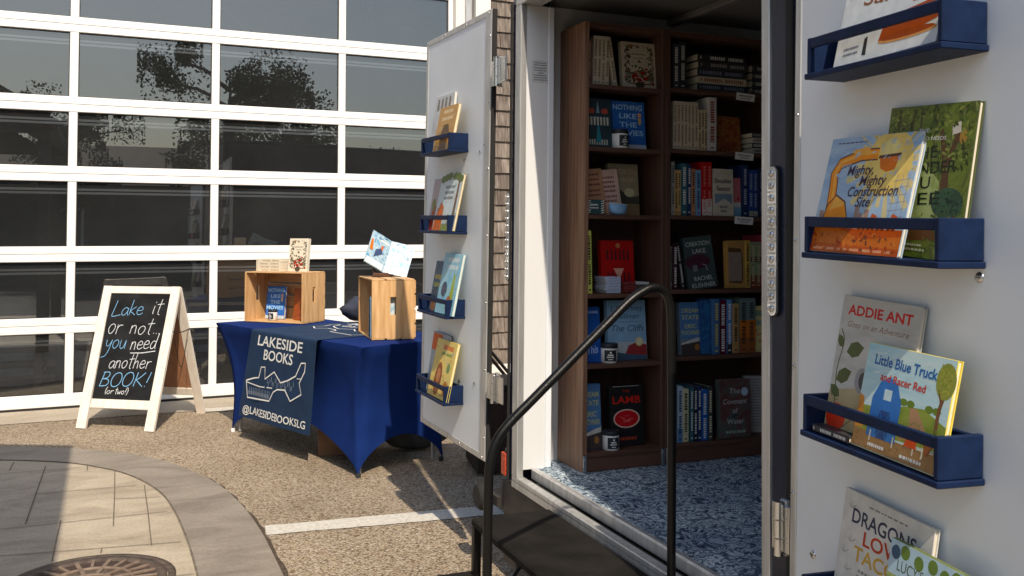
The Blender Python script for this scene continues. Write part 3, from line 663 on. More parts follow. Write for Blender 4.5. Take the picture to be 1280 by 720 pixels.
for l in range(LV+1):
    v = l/LV
    for (tx, ty, fx, fy, arch, cd_, e) in per:
        zt = ZT; zb = .012+arch
        z = zt+(zb-zt)*v
        corner = math.exp(-(cd_/.085)**2)
        pull = 1-.075*math.sin(math.pi*min(1, v*1.02))*corner
        q = v**.85 if corner < .3 else v**.7
        x = (tx+(fx-tx)*q)*pull; y = (ty+(fy-ty)*q)*pull
        nx, ny = ((0, 1), (1, 0), (0, -1), (-1, 0))[e]
        inb = .040*math.sin(math.pi*v)*(1-corner)+.0025*math.sin(9*tx+5*v)*v
        x -= nx*inb; y -= ny*inb
        rr = .012*(1-min(1, v/.03)) if v < .03 else 0
        vs.append((x-nx*rr, y-ny*rr, z))
tcv.add(vs, [(l*P+i, l*P+(i+1) % P, (l+1)*P+(i+1) % P, (l+1)*P+i) for l in range(LV) for i in range(P)], cloth_blue, None, True)
top_in = [(p[0]*.985, p[1]*.965, ZT+.004) for p in per]
tcv.add(vs[:P]+top_in, [(i, (i+1) % P, P+(i+1) % P, P+i) for i in range(P)], cloth_blue, None, True); tcv.add(top_in, [tuple(range(P))], cloth_blue)
tco = obj('table_cover', tcv, None, TBM); tag(tco, 'royal blue stretch cloth covering the table, pulled down to its four feet', 'tablecloth')
for p in tco.data.polygons: p.use_smooth = True
# banner: one cloth across the top and down the front
def ban(s, t):
    """s 0..1 along the table (left to right as seen), t metres from the front edge: negative over the top, positive down"""
    if t < 0:
        sx = .363+(-.516-.363)*s; return (sx, .392+t*.98, ZT+.0075)
    k = t/.63; L0 = .363+(.555-.363)*k; R0 = -.516+(-.43+.516)*k; sx = L0+(R0-L0)*s
    if t < .02: return (sx, .392+.012*math.sin(t/.02*math.pi/2), ZT+.0075-.014*(1-math.cos(t/.02*math.pi/2)))
    wav = .006*math.sin(s*9+k*3)*k+.004*math.sin(s*23)*k
    return (sx, .404+.004*k+wav, ZT+.0075-.014-(t-.02)*(.985-.03*(s-.5)))
b = B(); ns = 40; ts = [-.79+.05*i for i in range(16)]+[0, .005, .01, .015, .02]+[.04+.02*i for i in range(30)]
b.add([ban(i/ns, t) for t in ts for i in range(ns+1)], [(j*(ns+1)+i, j*(ns+1)+i+1, (j+1)*(ns+1)+i+1, (j+1)*(ns+1)+i) for j in range(len(ts)-1) for i in range(ns)], cloth_navy, None, True)
bo = obj('table_banner', b, None, TBM); tag(bo, 'navy cloth banner with white lettering hanging over the front of the blue table', 'banner')
def bfn(x, z, y):
    p = ban(x, -z); q = -y
    return (p[0], p[1]+q*1.5+.0012, p[2]) if -z >= .02 else (p[0], p[1], p[2]+q+.001)
b = B(); a = Art(b, None, bfn, .0008)
a.text('LAKESIDE', .475, -.105, .098, white_ink, .68, bold=.012); a.text('BOOKS', .475, -.195, .098, white_ink, .44, bold=.012)
lake = [(.05, -.36), (.15, -.335), (.22, -.325), (.24, -.25), (.30, -.245), (.32, -.325), (.44, -.265), (.56, -.325), (.66, -.30), (.76, -.26), (.82, -.17), (.88, -.165), (.88, -.22), (.82, -.30), (.86, -.37), (.72, -.43), (.64, -.365), (.52, -.375), (.46, -.40), (.42, -.465), (.10, -.475), (.05, -.36)]
a.line(lake, .010, white_ink)
a.line([(.05, -.37), (.25, -.385), (.44, -.375)], .007, white_ink); a.line([(.78, -.275), (.85, -.27)], .005, white_ink)
r = random.Random(5)
for i in range(26):
    x = .10+.32*i/26; a.line([(x, -.40), (x+.008, -.455)], .0035, ink(.35, .40, .48)) if i % 2 else a.line([(x, -.425), (x+.006, -.45)], .004, ink(.45, .5, .56))
for i in range(22):
    x = .36+.40*i/22; z = -.30-.02*math.sin(i*1.7); a.line([(x, z-.02), (x+.004, z-.05)], .0035, ink(.35, .40, .48))
a.text('@LAKESIDEBOOKSLG', .50, -.585, .072, white_ink, .88, bold=.012)
def bfn2(x, z, y):
    p = ban(1-x, z); return (p[0], p[1], p[2]-y+.001)
obj('white_lettering', b, bo)
b = B(); a = Art(b, None, lambda x, z, y: (lambda p: (p[0], p[1], p[2]+.0008-y))(ban(1-x, -.785-z)), .0008)
a.text('LAKESIDE', .49, -.12, .098, white_ink, .72, bold=.012); a.text('BOOKS', .49, -.235, .098, white_ink, .48, bold=.012)
for st in (lake,): a.line([(x, z-.02) for x, z in st], .010, white_ink)
obj('white_lettering', b, bo)
# crates
def crate(M, label):
    L_, D_, H_ = .525, .265, .352; t = thing('wooden_crate', label, 'crate', M, 'pine crates on the table')
    hl = L_/2
    for sx in (-1, 1):
        x0, x1 = (hl-.014, hl) if sx > 0 else (-hl, -hl+.014); b = B(); c = .018; y0, y1 = -D_/2, D_/2; zc = H_*.56; hh = .055
        b.box(x0, x1, y0, -c, .0, H_, pine_end); b.box(x0, x1, c, y1, 0, H_, pine_end); b.box(x0, x1, -c, c, 0, zc-hh, pine_end); b.box(x0, x1, -c, c, zc+hh, H_, pine_end)
        obj('end_panel', b, t)
    def boards(fn, n=3):
        b = B()
        for i in range(n): fn(b, i)
        return b
    g = .012; bw = (D_-2*g)/3
    for z0, z1 in ((-.0085, -.0005), (H_+.0005, H_+.0085)):
        b = B()
        for i in range(3): b.box(-hl+.001, hl-.001, -D_/2+i*(bw+g), -D_/2+i*(bw+g)+bw, z0+.009, z1+.009 if z0 < 0 else z1, pine, None, .001) if False else b.box(-hl+.001, hl-.001, -D_/2+i*(bw+g), -D_/2+i*(bw+g)+bw, z0, z1, pine, None, .001)
        obj('side_slats', b, t)
    b = B(); hw = (H_-3*g)/4
    for i in range(4): b.box(-hl+.001, hl-.001, D_/2+.0005, D_/2+.0085, i*(hw+g), i*(hw+g)+hw, pine, None, .001)
    obj('back_slats', b, t); return t
ZC = ZT+.0165
def cm_(ax, ay): return Vector((ax, ay, 0))
C1 = frame((1.25, 6.98, ZC), (.677, -.736, 0), (.736, .677, 0))
C2 = frame((1.668, 5.748, ZC), (-.10, -.995, 0), (.995, -.10, 0))
crate(C1, 'pine crate with its open side towards us and a blue book inside')
crate(C2, 'pine crate with its slotted end towards us, under the open picture book')
zt = .3615
for i in range(4):
    book('paperback_book', 'cream paperback in the flat stack on top of the left crate', C1 @ T((-.185+random.uniform(-.006, .006), -.02, zt+.012+i*.0235)) @ RY(math.pi/2) @ RZ(math.pi/2) @ T((0, 0, 0)), .15, .225, .0225, cream, None, spine_marks(ink(.35, .28, .2), 40+i), group='cream paperbacks stacked on the left crate', hard=False)
book('floral_book', 'cream book with a dark floral wreath cover standing on top of the left crate', C1 @ T((.155, -.045, zt)) @ RX(-.10), .165, .245, .03, cream, art_floral, None, hard=False)
book('novel', 'blue book with pale capital letters standing inside the left crate', C1 @ T((-.115, .04, .002)) @ RX(-.12) @ RZ(.05), .165, .245, .025, ink(.05, .14, .42), art_movies)
def art_pat(c1, c2):
    pm = printed('print_%d%d' % (int(c1[0]*100), int(c2[0]*100)), [c1, c2, c1, tuple(x*.6 for x in c2)], 38)
    return lambda a, w, h: (a.rect(-w/2+.002, .002, w/2-.002, h-.002, pm), None)[1]
book('novel', 'rust red patterned book leaning at the right inside the left crate', C1 @ T((.115, .03, .002)) @ RX(-.08) @ RZ(-.42), .13, .235, .04, ink(.36, .09, .04), art_pat((.45, .13, .05), (.16, .05, .03)), spine_marks(ink(.7, .5, .3), 3))
def tin(M, label, group='candle tins', dark=ink(.02, .025, .03)):
    t = thing('candle_tin', label, 'candle tin', M, group)
    b = B(); b.lathe([(.031, 0), (.034, .003), (.034, .058), (.033, .060)], card, 24); obj('jar', b, t)
    b = B(); b.lathe([(.035, .0605), (.036, .062), (.036, .076), (.034, .078), (.001, .078)], dark, 24); obj('lid', b, t)
    b = B(); vs = []
    for z in (.008, .053):
        for i in range(13): q = -math.pi/2+(i-6)*.13; vs.append((.0345*math.cos(q), .0345*math.sin(q), z))
    b.add(vs, [(i, i+1, 14+i, 13+i) for i in range(12)], dark)
    lb = obj('paper_label', b, t)
    b = B()
    for z, w_, h_ in ((.040, .10, .007), (.031, .34, .005), (.023, .44, .004), (.014, .28, .003)):
        q0 = -math.pi/2-w_; b.add([(.0349*math.cos(q0+2*w_*k/6), .0349*math.sin(q0+2*w_*k/6), z+d) for d in (0, h_) for k in range(7)], [(k, k+1, 8+k, 7+k) for k in range(6)], INK_W)
    obj('label_print', b, lb); return t
tin(C1 @ T((-.065, -.055, .002)), 'small tin with a dark label in front of the blue book in the left crate')
book('novel', 'thin dark book upright just inside the opening of the right crate', C2 @ T((.165, -.058, .002)) @ RZ(math.pi/2), .15, .235, .02, ink(.02, .05, .08), art_pat((.05, .10, .14), (.02, .02, .03)), spine_marks(INK_W, 9))
book('novel', 'pale blue book standing inside the right crate at its front', C2 @ T((.215, -.0585, .002)) @ RZ(math.pi/2+.03), .15, .25, .022, ink(.30, .50, .66), art_pat((.32, .52, .68), (.75, .78, .76)), spine_marks(INK_K, 8))
# open picture book on its easel
es = thing('book_easel', 'brown wooden easel on the right crate holding an open picture book', 'easel', T((1.665, 5.82, ZC+zt)) @ RZ(.25), None)
b = B(); b.box(-.075, .075, -.012, .004, .0, .012, wood_dark_h, None, .003); b.box(-.07, .07, -.032, -.024, .012, .026, wood_dark_h, None, .002); b.box(-.07, .07, -.033, .004, .003, .012, wood_dark_h, None, .002); obj('ledge', b, es)
b = B()
for s in (-1, 1): b.add([(s*.06, .0, 0), (s*.045, .0, 0), (s*.010, .10, .19), (s*.022, .10, .19), (s*.06, .012, 0), (s*.045, .012, 0), (s*.010, .112, .19), (s*.022, .112, .19)], [(0, 1, 2, 3), (7, 6, 5, 4), (0, 4, 5, 1), (1, 5, 6, 2), (2, 6, 7, 3), (3, 7, 4, 0)], wood_dark_h)
obj('back_support', b, es)
b = B(); b.box(-.008, .008, .10, .108, .0, .17, wood_dark_h); obj('prop_leg', b, es)
OB = T((1.665, 5.81, ZC+zt+.030)) @ RZ(.10) @ RX(-.38) @ RY(.42)
sky_p = printed('open_book_print', [(.10, .24, .42), (.26, .44, .58), (.55, .62, .64), (.20, .36, .50), (.05, .08, .14)], 26)
ob = B(); hh = .235
for s in (-1, 1):
    pts = [(s*.001, .0), (s*.03, -.012), (s*.08, -.030), (s*.15, -.050)]
    ob.add([(x, y, z) for z in (0, hh) for x, y in pts]+[(x, y+.010, z) for z in (0, hh) for x, y in pts], [(i, i+1, 5+i, 4+i) for i in range(3)]+[(8+i, 12+i, 13+i, 9+i) for i in range(3)]+[(3, 11, 15, 7), (4, 5, 13, 12), (5, 6, 14, 13), (6, 7, 15, 14), (0, 8, 9, 1), (1, 9, 10, 2), (2, 10, 11, 3)], sky_p)
oo = obj('open_picture_book', ob, None, OB); tag(oo, 'open picture book with blue and white pages tilted on the easel', 'book')
b = B()
for s in (-1, 1):
    pts = [(s*.012, -.0065), (s*.03, -.0135), (s*.08, -.0315), (s*.145, -.0505)]
    for z0, z1, m in ((.004, .045, white_ink), (.19, .20, white_ink)): b.add([(x, y, z) for z in (z0, z1) for x, y in pts[:(4 if z0 < .1 else 3)]], [(i, i+1, (5 if z0 < .1 else 4)+i, (4 if z0 < .1 else 3)+i) for i in range(3 if z0 < .1 else 2)], m)
b.add([(-.10, -.0385, .06), (-.04, -.017, .11), (-.05, -.0205, .15), (-.09, -.035, .12)], [(0, 1, 2, 3)], ink(.06, .08, .16)); b.add([(-.14, -.050, .10), (-.115, -.0435, .10), (-.13, -.047, .18), (-.143, -.0505, .17)], [(0, 1, 2, 3)], ink(.5, .18, .06))
b.add([(-.06, -.0245, .135), (-.045, -.019, .135), (-.045, -.019, .165), (-.06, -.0245, .165)], [(0, 1, 2, 3)], ink(.55, .16, .05))
obj('page_print', b, oo)
# bits round the table
bx = thing('cardboard_box', 'brown cardboard box on the ground under the blue table', 'box', T((1.50, 6.06, 0)) @ RZ(-.36))
b = B(); b.box(-.17, .17, -.13, .13, .0, .30, cardboard, None, .004); obj('carton', b, bx)
b = B(); b.box(-.169, .169, -.0015, .0015, .3, .301, mat('packing_tape', (.30, .20, .11), .3)); b.box(-.17, .17, -.03, .03, .3005, .3012, mat('packing_tape', (.30, .20, .11), .3)); obj('tape', b, bx)
def lump(b, m, M, seed, n=14, l=10):
    r = random.Random(seed); vs = []
    for j in range(l+1):
        for i in range(n):
            a_ = 2*math.pi*i/n; ph = math.pi*j/l; k = 1+.16*math.sin(3*a_+seed)*math.sin(ph)+.10*math.sin(5*ph+2*a_)+r.uniform(-.04, .04)
            vs.append((math.sin(ph)*math.cos(a_)*k, math.sin(ph)*math.sin(a_)*k, (math.cos(ph)+1)/2*k))
    b.add(vs, [(j*n+i, (j+1)*n+i, (j+1)*n+(i+1) % n, j*n+(i+1) % n) for j in range(l) for i in range(n)], m, M, True)
bagm = mat('dark_bag_cloth', (.035, .040, .055), .8, var=.25, scale=20)
b = B(); lump(b, mat('dark_navy_jacket', (.022, .028, .05), .8, var=.3, scale=12, bump=.3, bscale=25), Matrix.Diagonal((.17, .10, .17, 1)), 4)
jk = obj('folded_jacket', b, None, T((1.78, 6.80, ZT+.004)) @ RZ(.5)); tag(jk, 'dark navy jacket bundled on the table behind the right crate', 'jacket')
bg_ = thing('tote_bag', 'dark grey bag with a looped handle on the ground under the blue table', 'bag', T((1.93, 5.95, 0)) @ RZ(-.3))
b = B(); lump(b, mat('grey_bag_cloth', (.10, .10, .10), .85, var=.35, scale=16), Matrix.Diagonal((.22, .12, .20, 1)), 9); obj('bag_body', b, bg_)
b = B(); b.tube(catmull([(-.08, -.1, .14), (-.05, -.12, .24), (.05, -.12, .24), (.08, -.1, .14)]), .008, mat('grey_strap', (.16, .16, .15), .8), 8); obj('handle', b, bg_)

# ------------------------------------------------------------------ the trailer (frame: x into it, y to its left side, z up, origin on the floor at the left jamb)
TM = T((1.539, 3.404, .484)) @ RZ(rad(-1.488)) @ RY(rad(.501)) @ RX(rad(.215))
tr = thing('book_trailer', 'navy cargo trailer with both rear doors swung open and bookshelves inside', 'trailer', TM, base=(2.1, -.76, -.484))
YL, YR, XE, ZH = .17, -1.70, 4.2, 1.89
b = B(); b.box(.085, XE, -1.6, .12, -.03, 0, carpet); obj('carpet_floor', b, tr)
b = B(); b.box(-.004, .032, -1.60, .055, -.050, -.030, alu, None, .003); b.box(-.004, .0, -1.60, .055, -.075, -.0505, alu); obj('sill_plate', b, tr)
b = B(); b.box(.033, .056, -1.56, 0, -.060, -.042, rubber); obj('door_seal_channel', b, tr)
b = B(); b.box(.057, .084, -1.556, -.001, -.040, .006, alu, None, .006); obj('threshold_trim', b, tr)
b = B(); b.box(.0, .09, YR, YL, -.20, -.0765, dark_steel, None, .005); b.box(.02, .10, .06, .19, -.42, -.205, dark_steel, None, .004); b.box(.02, .10, -1.70, -1.6, -.34, -.205, dark_steel, None, .004); obj('rear_bumper', b, tr)
b = B(); b.lathe([(.06, 0), (.06, .035), (.045, .05)], rubber, 20, T((-.02, .285, -.17)) @ RY(-math.pi/2)); b.box(-.02, .05, .17, .30, -.19, -.15, dark_steel); obj('rubber_stop', b, tr)
b = B(); b.tube([(.09, .03, -.46), (.09, .03, -.20)], .011, chrome, 10); b.lathe([(.05, -.478), (.05, -.465), (.012, -.46)], chrome, 16, T((.09, .03, 0))); obj('stabiliser_leg', b, tr)
# left post
b = B(); b.box(-.004, .020, .0, .055, -.0295, ZH-.001, alu, None, .002); b.box(.0, .022, -.0015, .0, -.029, ZH-.002, alu_dull)
obj('corner_trim', b, tr)
b = B(); b.box(.022, .119, 0, .056, .0005, ZH-.001, jamb_white); obj('jamb_panel', b, tr)
b = B(); b.box(.1195, .146, -.004, .10, .0005, ZH-.001, door_white, None, .003); obj('jamb_edge_strip', b, tr)
b = B(); b.box(.001, .05, .0565, .100, -.075, ZH+.33, navy_body, None, .01); b.box(.051, .149, .0565, YL, -.075, ZH+.33, navy_body); obj('rear_post', b, tr)
b = B(); b.box(-.010, .0, .086, .099, -.06, ZH+.02, rubber, None, .003); obj('weather_strip', b, tr)
# right post
b = B(); b.box(-.004, .09, -1.583, -1.552, -.0295, ZH-.001, alu, None, .002); obj('corner_trim', b, tr)
b = B(); b.box(.001, .15, YR, -1.5835, -.075, ZH+.33, navy_body, None, .006); obj('rear_post', b, tr)
b = B(); b.box(-.012, .0, -1.672, -1.652, -.06, ZH+.02, rubber, None, .003); obj('weather_strip', b, tr)
b = B(); b.box(-.004, .09, -1.6, .056, ZH, ZH+.03, alu, None, .003); b.box(.001, .149, -1.583, .056, ZH+.031, ZH+.33, navy_body); obj('header', b, tr)
b = B(); b.box(.15, XE, YL-.03, YL, -.075, ZH+.33, navy_body); b.box(.15, XE, YR, YR+.03, -.075, ZH+.33, navy_body); b.box(XE, XE+.03, YR, YL, -.075, ZH+.33, navy_body); obj('outer_skin', b, tr)
b = B(); b.box(.146, XE-.01, .105, .135, 0, ZH+.03, inner_wall); b.box(.09, XE-.01, -1.66, -1.63, 0, ZH+.03, inner_wall); b.box(XE-.04, XE-.01, -1.63, .105, 0, ZH+.03, inner_wall); obj('inner_lining', b, tr)
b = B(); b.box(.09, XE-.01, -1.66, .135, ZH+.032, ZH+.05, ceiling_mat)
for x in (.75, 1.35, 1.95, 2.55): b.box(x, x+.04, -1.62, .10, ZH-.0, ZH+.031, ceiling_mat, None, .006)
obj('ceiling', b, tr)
b = B(); b.box(-.005, XE+.04, YR-.01, YL+.01, ZH+.331, ZH+.38, navy_body, None, .02); obj('roof', b, tr)
for x, y in ((.42, -.45), (.62, -.62), (1.1, -.75)):
    b = B(); b.lathe([(.034, ZH+.024), (.034, ZH+.031)], chrome, 20, T((x, y, 0))); l = obj('puck_light', b, tr)
    b = B(); b.lathe([(.024, ZH+.020), (.026, ZH+.0238)], lens_mat, 20, T((x, y, 0))); obj('lens', b, l)
b = B(); b.box(.15, XE-.1, -1.65, .12, -.16, -.031, dark_steel); obj('chassis', b, tr)
for y, s in ((YL+.02, 1), (YR-.02, -1)):
    b = B(); b.lathe([(.18, -.09), (.30, -.09), (.33, -.05), (.33, .05), (.30, .09), (.18, .09)], rubber, 36, T((2.5, y+s*.1, -.155)) @ RX(math.pi/2)); w_ = obj('wheel', b, tr)
    b = B(); b.lathe([(.001, .06), (.06, .075), (.08, .05), (.17, .04), (.18, .088)], alu_dull, 30, T((2.5, y+s*.1, -.155)) @ RX(-s*math.pi/2)); obj('rim', b, w_)
    b = B(); b.prism([(2.08, .18), (2.16, .24), (2.84, .24), (2.92, .18), (2.90, .18), (2.83, .225), (2.17, .225), (2.10, .18)], y, y+s*.22, alu_dull); obj('wheel_fender', b, tr)
b = B(); b.box(-.014, .0, .100, .146, -.045, .045, reflector_mat, None, .002); b.box(.001, .05, .101, .14, -.06, .06, navy_body); obj('side_reflector', b, tr)
def tail_light(y):
    b = B(); pts = [(y+.0195*math.cos(t)*(1), (.772 if math.sin(t) < 0 else 1.102)+.020*math.sin(t)) for t in [2*math.pi*k/24 for k in range(24)]]
    b.prism(pts, -.006, 0, gasket, RZ(math.pi/2) @ Matrix.Diagonal((1, 1, 1, 1)) if False else Matrix(((0, 1, 0, 0), (1, 0, 0, 0), (0, 0, 1, 0), (0, 0, 0, 1)))); l = obj('tail_light', b, tr)
    b = B(); pts = [(y+.0165*math.cos(t), (.772 if math.sin(t) < 0 else 1.102)+.017*math.sin(t)) for t in [2*math.pi*k/24 for k in range(24)]]
    b.prism(pts, -.011, -.0062, lens_mat, Matrix(((0, 1, 0, 0), (1, 0, 0, 0), (0, 0, 1, 0), (0, 0, 0, 1))))
    for k in range(12):
        z = .772+k*.030; b.lathe([(.0085, .0), (.0085, .003), (.0045, .0045), (.001, .005)], chrome, 12, T((-.0113, y, z)) @ RY(-math.pi/2)); b.lathe([(.004, 0), (.003, .003), (.0005, .004)], card, 10, T((-.0165, y+.003, z+.003)) @ RY(-math.pi/2))
        b.box(-.0128, -.0113, y-.012, y+.012, z+.0135, z+.0165, alu_dull)
    obj('lens', b, l)
tail_light(-1.601); tail_light(.108)
b = B(); a = Art(b, T((0, 0, 0)), None, .0004); a.rect(.048, 1.572, .122, 1.664, ink(.55, .55, .55)); a.rect(.050, 1.574, .120, 1.662, ink(.60, .61, .62))
for i, z in enumerate((1.651, 1.642, 1.630, 1.620, 1.610, 1.600, 1.590, 1.581)): a.marks(.085, z, .058 if i != 4 else .03, .0042, ink(.12, .12, .12), seed=i)
obj('notice_sticker', b, tr)
# doors
DL = T((-.03, .289, -.029)) @ RZ(.032) @ RX(.014) @ RZ(-math.pi/2)      # x = -u, y = into the door, z up
DR = T((-.03, -1.689, -.03)) @ RZ(-.107) @ RX(.022) @ RZ(-math.pi/2)   # x = +u
def screw(M, parent, r=.006):
    b = B(); b.lathe([(r, 0), (r*.9, .002), (r*.5, .0035), (.0003, .0038)], chrome, 12, M @ RX(math.pi/2)); b.box(-r*.7, r*.7, -.0043, -.0037, -.0008, .0008, gasket, M); obj('screw', b, parent)
RACK = None
def rack_mesh():
    b = B(); w = .40; d = .10; h = .087
    b.box(0, w, -d, -.0005, 0, .012, navy_rack, None, .002)
    for x0 in (.004, w-.016): b.box(x0, x0+.012, -d+.004, -.001, .0125, h, navy_rack, None, .0018)
    b.box(.0162, w-.0162, -d+.004, -d+.014, h-.022, h-.001, navy_rack, None, .0018); b.box(.0162, w-.0162, -.011, -.001, h-.03, h-.004, navy_rack, None, .0018)
    return b
def door(M, sgn, racks, edge_w, label):
    Wd, Hd = .857, 1.956; X = (lambda u: u*sgn)
    def bx_(b, u0, u1, y0, y1, z0, z1, m, bev=0.): b.box(min(X(u0), X(u1)), max(X(u0), X(u1)), y0, y1, z0, z1, m, M, bev)
    b = B(); bx_(b, .004, Wd-.004, .0, .017, .004, Hd-.004, door_white); d = obj('rear_door', b, tr, None, label)
    b = B(); bx_(b, .006, Wd-.006, .0175, .021, .006, Hd-.006, navy_body); obj('outer_panel', b, d)
    b = B(); bx_(b, 0, edge_w, -.003, .0225, 0, Hd, alu, .0015); bx_(b, Wd-.028, Wd, -.003, .0225, 0, Hd, alu, .0015); bx_(b, edge_w+.0005, Wd-.0285, -.003, .0225, 0, .026, alu, .0015); bx_(b, edge_w+.0005, Wd-.0285, -.003, .0225, Hd-.026, Hd, alu, .0015); obj('edge_trim', b, d)
    b = B(); bx_(b, -.010, -.0005, .000, .022, .0, Hd, rubber, .003); obj('door_seal', b, d)
    for u in (.03, .3, .58, .83):
        for v in (.013, Hd-.013): screw(M @ T((X(u), -.003, v)), d, .005)
    for k in range(7): screw(M @ T((X(.012), -.003, .1+k*.29)), d, .0045)
    global RACK
    for u0, v0, tilt in racks:
        xm = u0 if sgn > 0 else -(u0+.40)
        if RACK is None: r_ = RACK = obj('book_rack', rack_mesh(), d, M @ T((xm, 0, v0)) @ RY(tilt))
        else: r_ = RACK.copy(); COL.objects.link(r_); r_.parent = d; r_.matrix_local = M @ T((xm, 0, v0)) @ RY(tilt)
    return d
LR = [(.250, 1.347), (.249, .971), (.257, .586), (.262, .194)]
RRk = [(.180, 1.313), (.177, .938), (.179, .566), (.180, .190)]
dl = door(DL, -1, [(u, v, 0) for u, v in LR], .062, 'left rear door folded back beside the shingled wall')
dr = door(DR, 1, [(u, v, 0) for u, v in RRk], .022, 'right rear door, the nearest to us')
for u, v in ((.307, 1.311), (.059, 1.367), (.114, 1.339), (.322, .294), (.135, .313)): screw(DL @ T((-u, 0, v)), dl, .009)
for u, v in ((.086, .274), (.561, .922)): screw(DR @ T((u, 0, v)), dr, .010)
def hinge(y0, y1, z, w):
    yb = (y0+y1)/2
    b = B(); b.box(-.030, -.022, min(y0, y1), max(y0, y1), z-.055, z+.055, chrome, None, .002); b.box(-.024, -.006, yb-.012, yb+.012, z-.065, z+.065, alu_dull, None, .003)
    h = obj('hinge', b, tr); b = B()
    for k in range(3): b.tube([(-.036, yb, z-.063+k*.043), (-.036, yb, z-.063+k*.043+.039)], .011, chrome, 12)
    obj('hinge_barrel', b, h)
for z in (1.64, .30): hinge(.10, .285, z, 1)
for z in (1.60, .263): hinge(-1.625, -1.69, z, 1)

# ------------------------------------------------------------------ steps with handrail
SO = (-.25, -.68, -.484)
st = thing('entry_steps', 'black metal entry steps with a tubular handrail under the trailer threshold', 'steps', TM, base=SO)
b = B(); b.box(-.318, -.010, -1.22, -.330, -.090, -.060, tread_mat, None, .006); obj('tread', b, st)
b = B(); b.box(-.53, -.290, -1.22, -.300, -.285, -.255, tread_mat, None, .006); obj('tread', b, st)
for x, y, zt_ in ((-.303, -.345, -.09), (-.027, -.345, -.09), (-.303, -1.20, -.09), (-.027, -1.20, -.09), (-.515, -.315, -.285), (-.515, -1.20, -.285)):
    b = B(); b.box(x-.014, x+.014, y-.014, y+.014, -.482, zt_-.0005, black_metal, None, .003); obj('leg', b, st)
b = B(); b.tube([(-.290, -.352, -.46), (-.04, -.352, -.11)], .007, black_metal, 8); b.tube([(-.290, -1.195, -.46), (-.04, -1.195, -.11)], .007, black_metal, 8); b.tube([(-.303, -.36, -.455), (-.303, -1.18, -.455)], .009, black_metal, 8); obj('brace', b, st)
RY_ = -1.165
path = [(-.580, RY_, -.470), (-.579, RY_, -.1), (-.577, RY_, .26), (-.573, RY_, .345), (-.556, RY_, .402), (-.520, RY_, .446)]
for k in range(1, 7): path.append((-.520+k*.06, RY_, .446+k*.0525))
path += [(-.120, RY_, .786), (-.085, RY_, .800), (-.052, RY_, .795), (-.030, RY_, .768), (-.021, RY_, .72), (-.018, RY_, .60), (-.017, RY_, .3), (-.017, RY_, -.059)]
q = []
for i in range(len(path)-1): q.append(Vector(path[i]))
pp = [Vector(p) for p in path]; out = []
for i in range(len(pp)-1):
    p0, p1, p2, p3 = pp[max(i-1, 0)], pp[i], pp[i+1], pp[min(i+2, len(pp)-1)]
    for k in range(4):
        t = k/4; out.append(.5*(2*p1+(p2-p0)*t+(2*p0-5*p1+4*p2-p3)*t*t+(3*p1-p0-3*p2+p3)*t**3))
out.append(pp[-1])
b = B(); b.tube(out, .0126, black_metal, 16); obj('handrail', b, st)

# ------------------------------------------------------------------ bookcases
def bookcase(x0, x1, tops, label, cards):
    t = thing('bookcase', label, 'bookcase', TM, 'walnut bookcases inside the trailer', base=((x0+x1)/2, -.02, 0))
    yf, yb = -.134, .098; H = 1.815
    for a0, a1 in ((x0, x0+.020), (x1-.020, x1)):
        b = B(); b.box(a0, a1, yf, yb, .001, H, wood_dark if a0 < .25 else wood_shaded, None, .0015); obj('side_panel', b, t)
    b = B(); b.box(x0+.0205, x1-.0205, yb-.006, yb-.001, .02, H-.01, wood_shaded); obj('back_panel', b, t)
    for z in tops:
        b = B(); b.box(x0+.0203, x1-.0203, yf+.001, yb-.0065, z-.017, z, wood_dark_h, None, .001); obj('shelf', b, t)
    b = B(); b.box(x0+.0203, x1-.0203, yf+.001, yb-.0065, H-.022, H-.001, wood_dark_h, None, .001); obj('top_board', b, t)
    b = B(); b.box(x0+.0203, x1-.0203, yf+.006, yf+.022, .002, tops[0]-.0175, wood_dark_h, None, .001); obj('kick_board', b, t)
    for a in (x0+.010, x1-.010):
        b = B(); b.box(a-.008, a+.008, yf-.003, yf-.0005, .0, .070, chrome, None, .001); b.lathe([(.005, 0), (.004, .002)], chrome, 10, T((a, yf-.003, .052)) @ RX(math.pi/2)); obj('floor_bracket', b, t)
    for i, (cx, cz) in enumerate(cards):
        b = B(); M = T((cx, yf-.002, cz)) @ RY(.05) @ RX(.10); b.box(-.048, .048, -.0006, .0006, -.032, .0, card, M); c_ = obj('shelf_card', b, t)
        b = B(); a_ = Art(b, M @ T((0, -.0006, 0)), None, .0004); a_.marks(0, -.015, .07, .006, ink(.15, .15, .15), seed=20+i); a_.marks(.0, -.025, .05, .005, ink(.2, .2, .2), seed=30+i); obj('card_print', b, c_)
S1 = [.076, .428, .710, 1.031, 1.306, 1.561]; S2 = [.080, .442, .722, 1.034, 1.313, 1.572]
bookcase(.222, .604, S1, 'narrow walnut bookcase nearest the trailer opening', [])
bookcase(.606, 1.190, S2, 'wide walnut bookcase deeper in the trailer, with white cards on its shelves', [(1.006, 1.571), (1.000, 1.312), (.998, 1.033)])

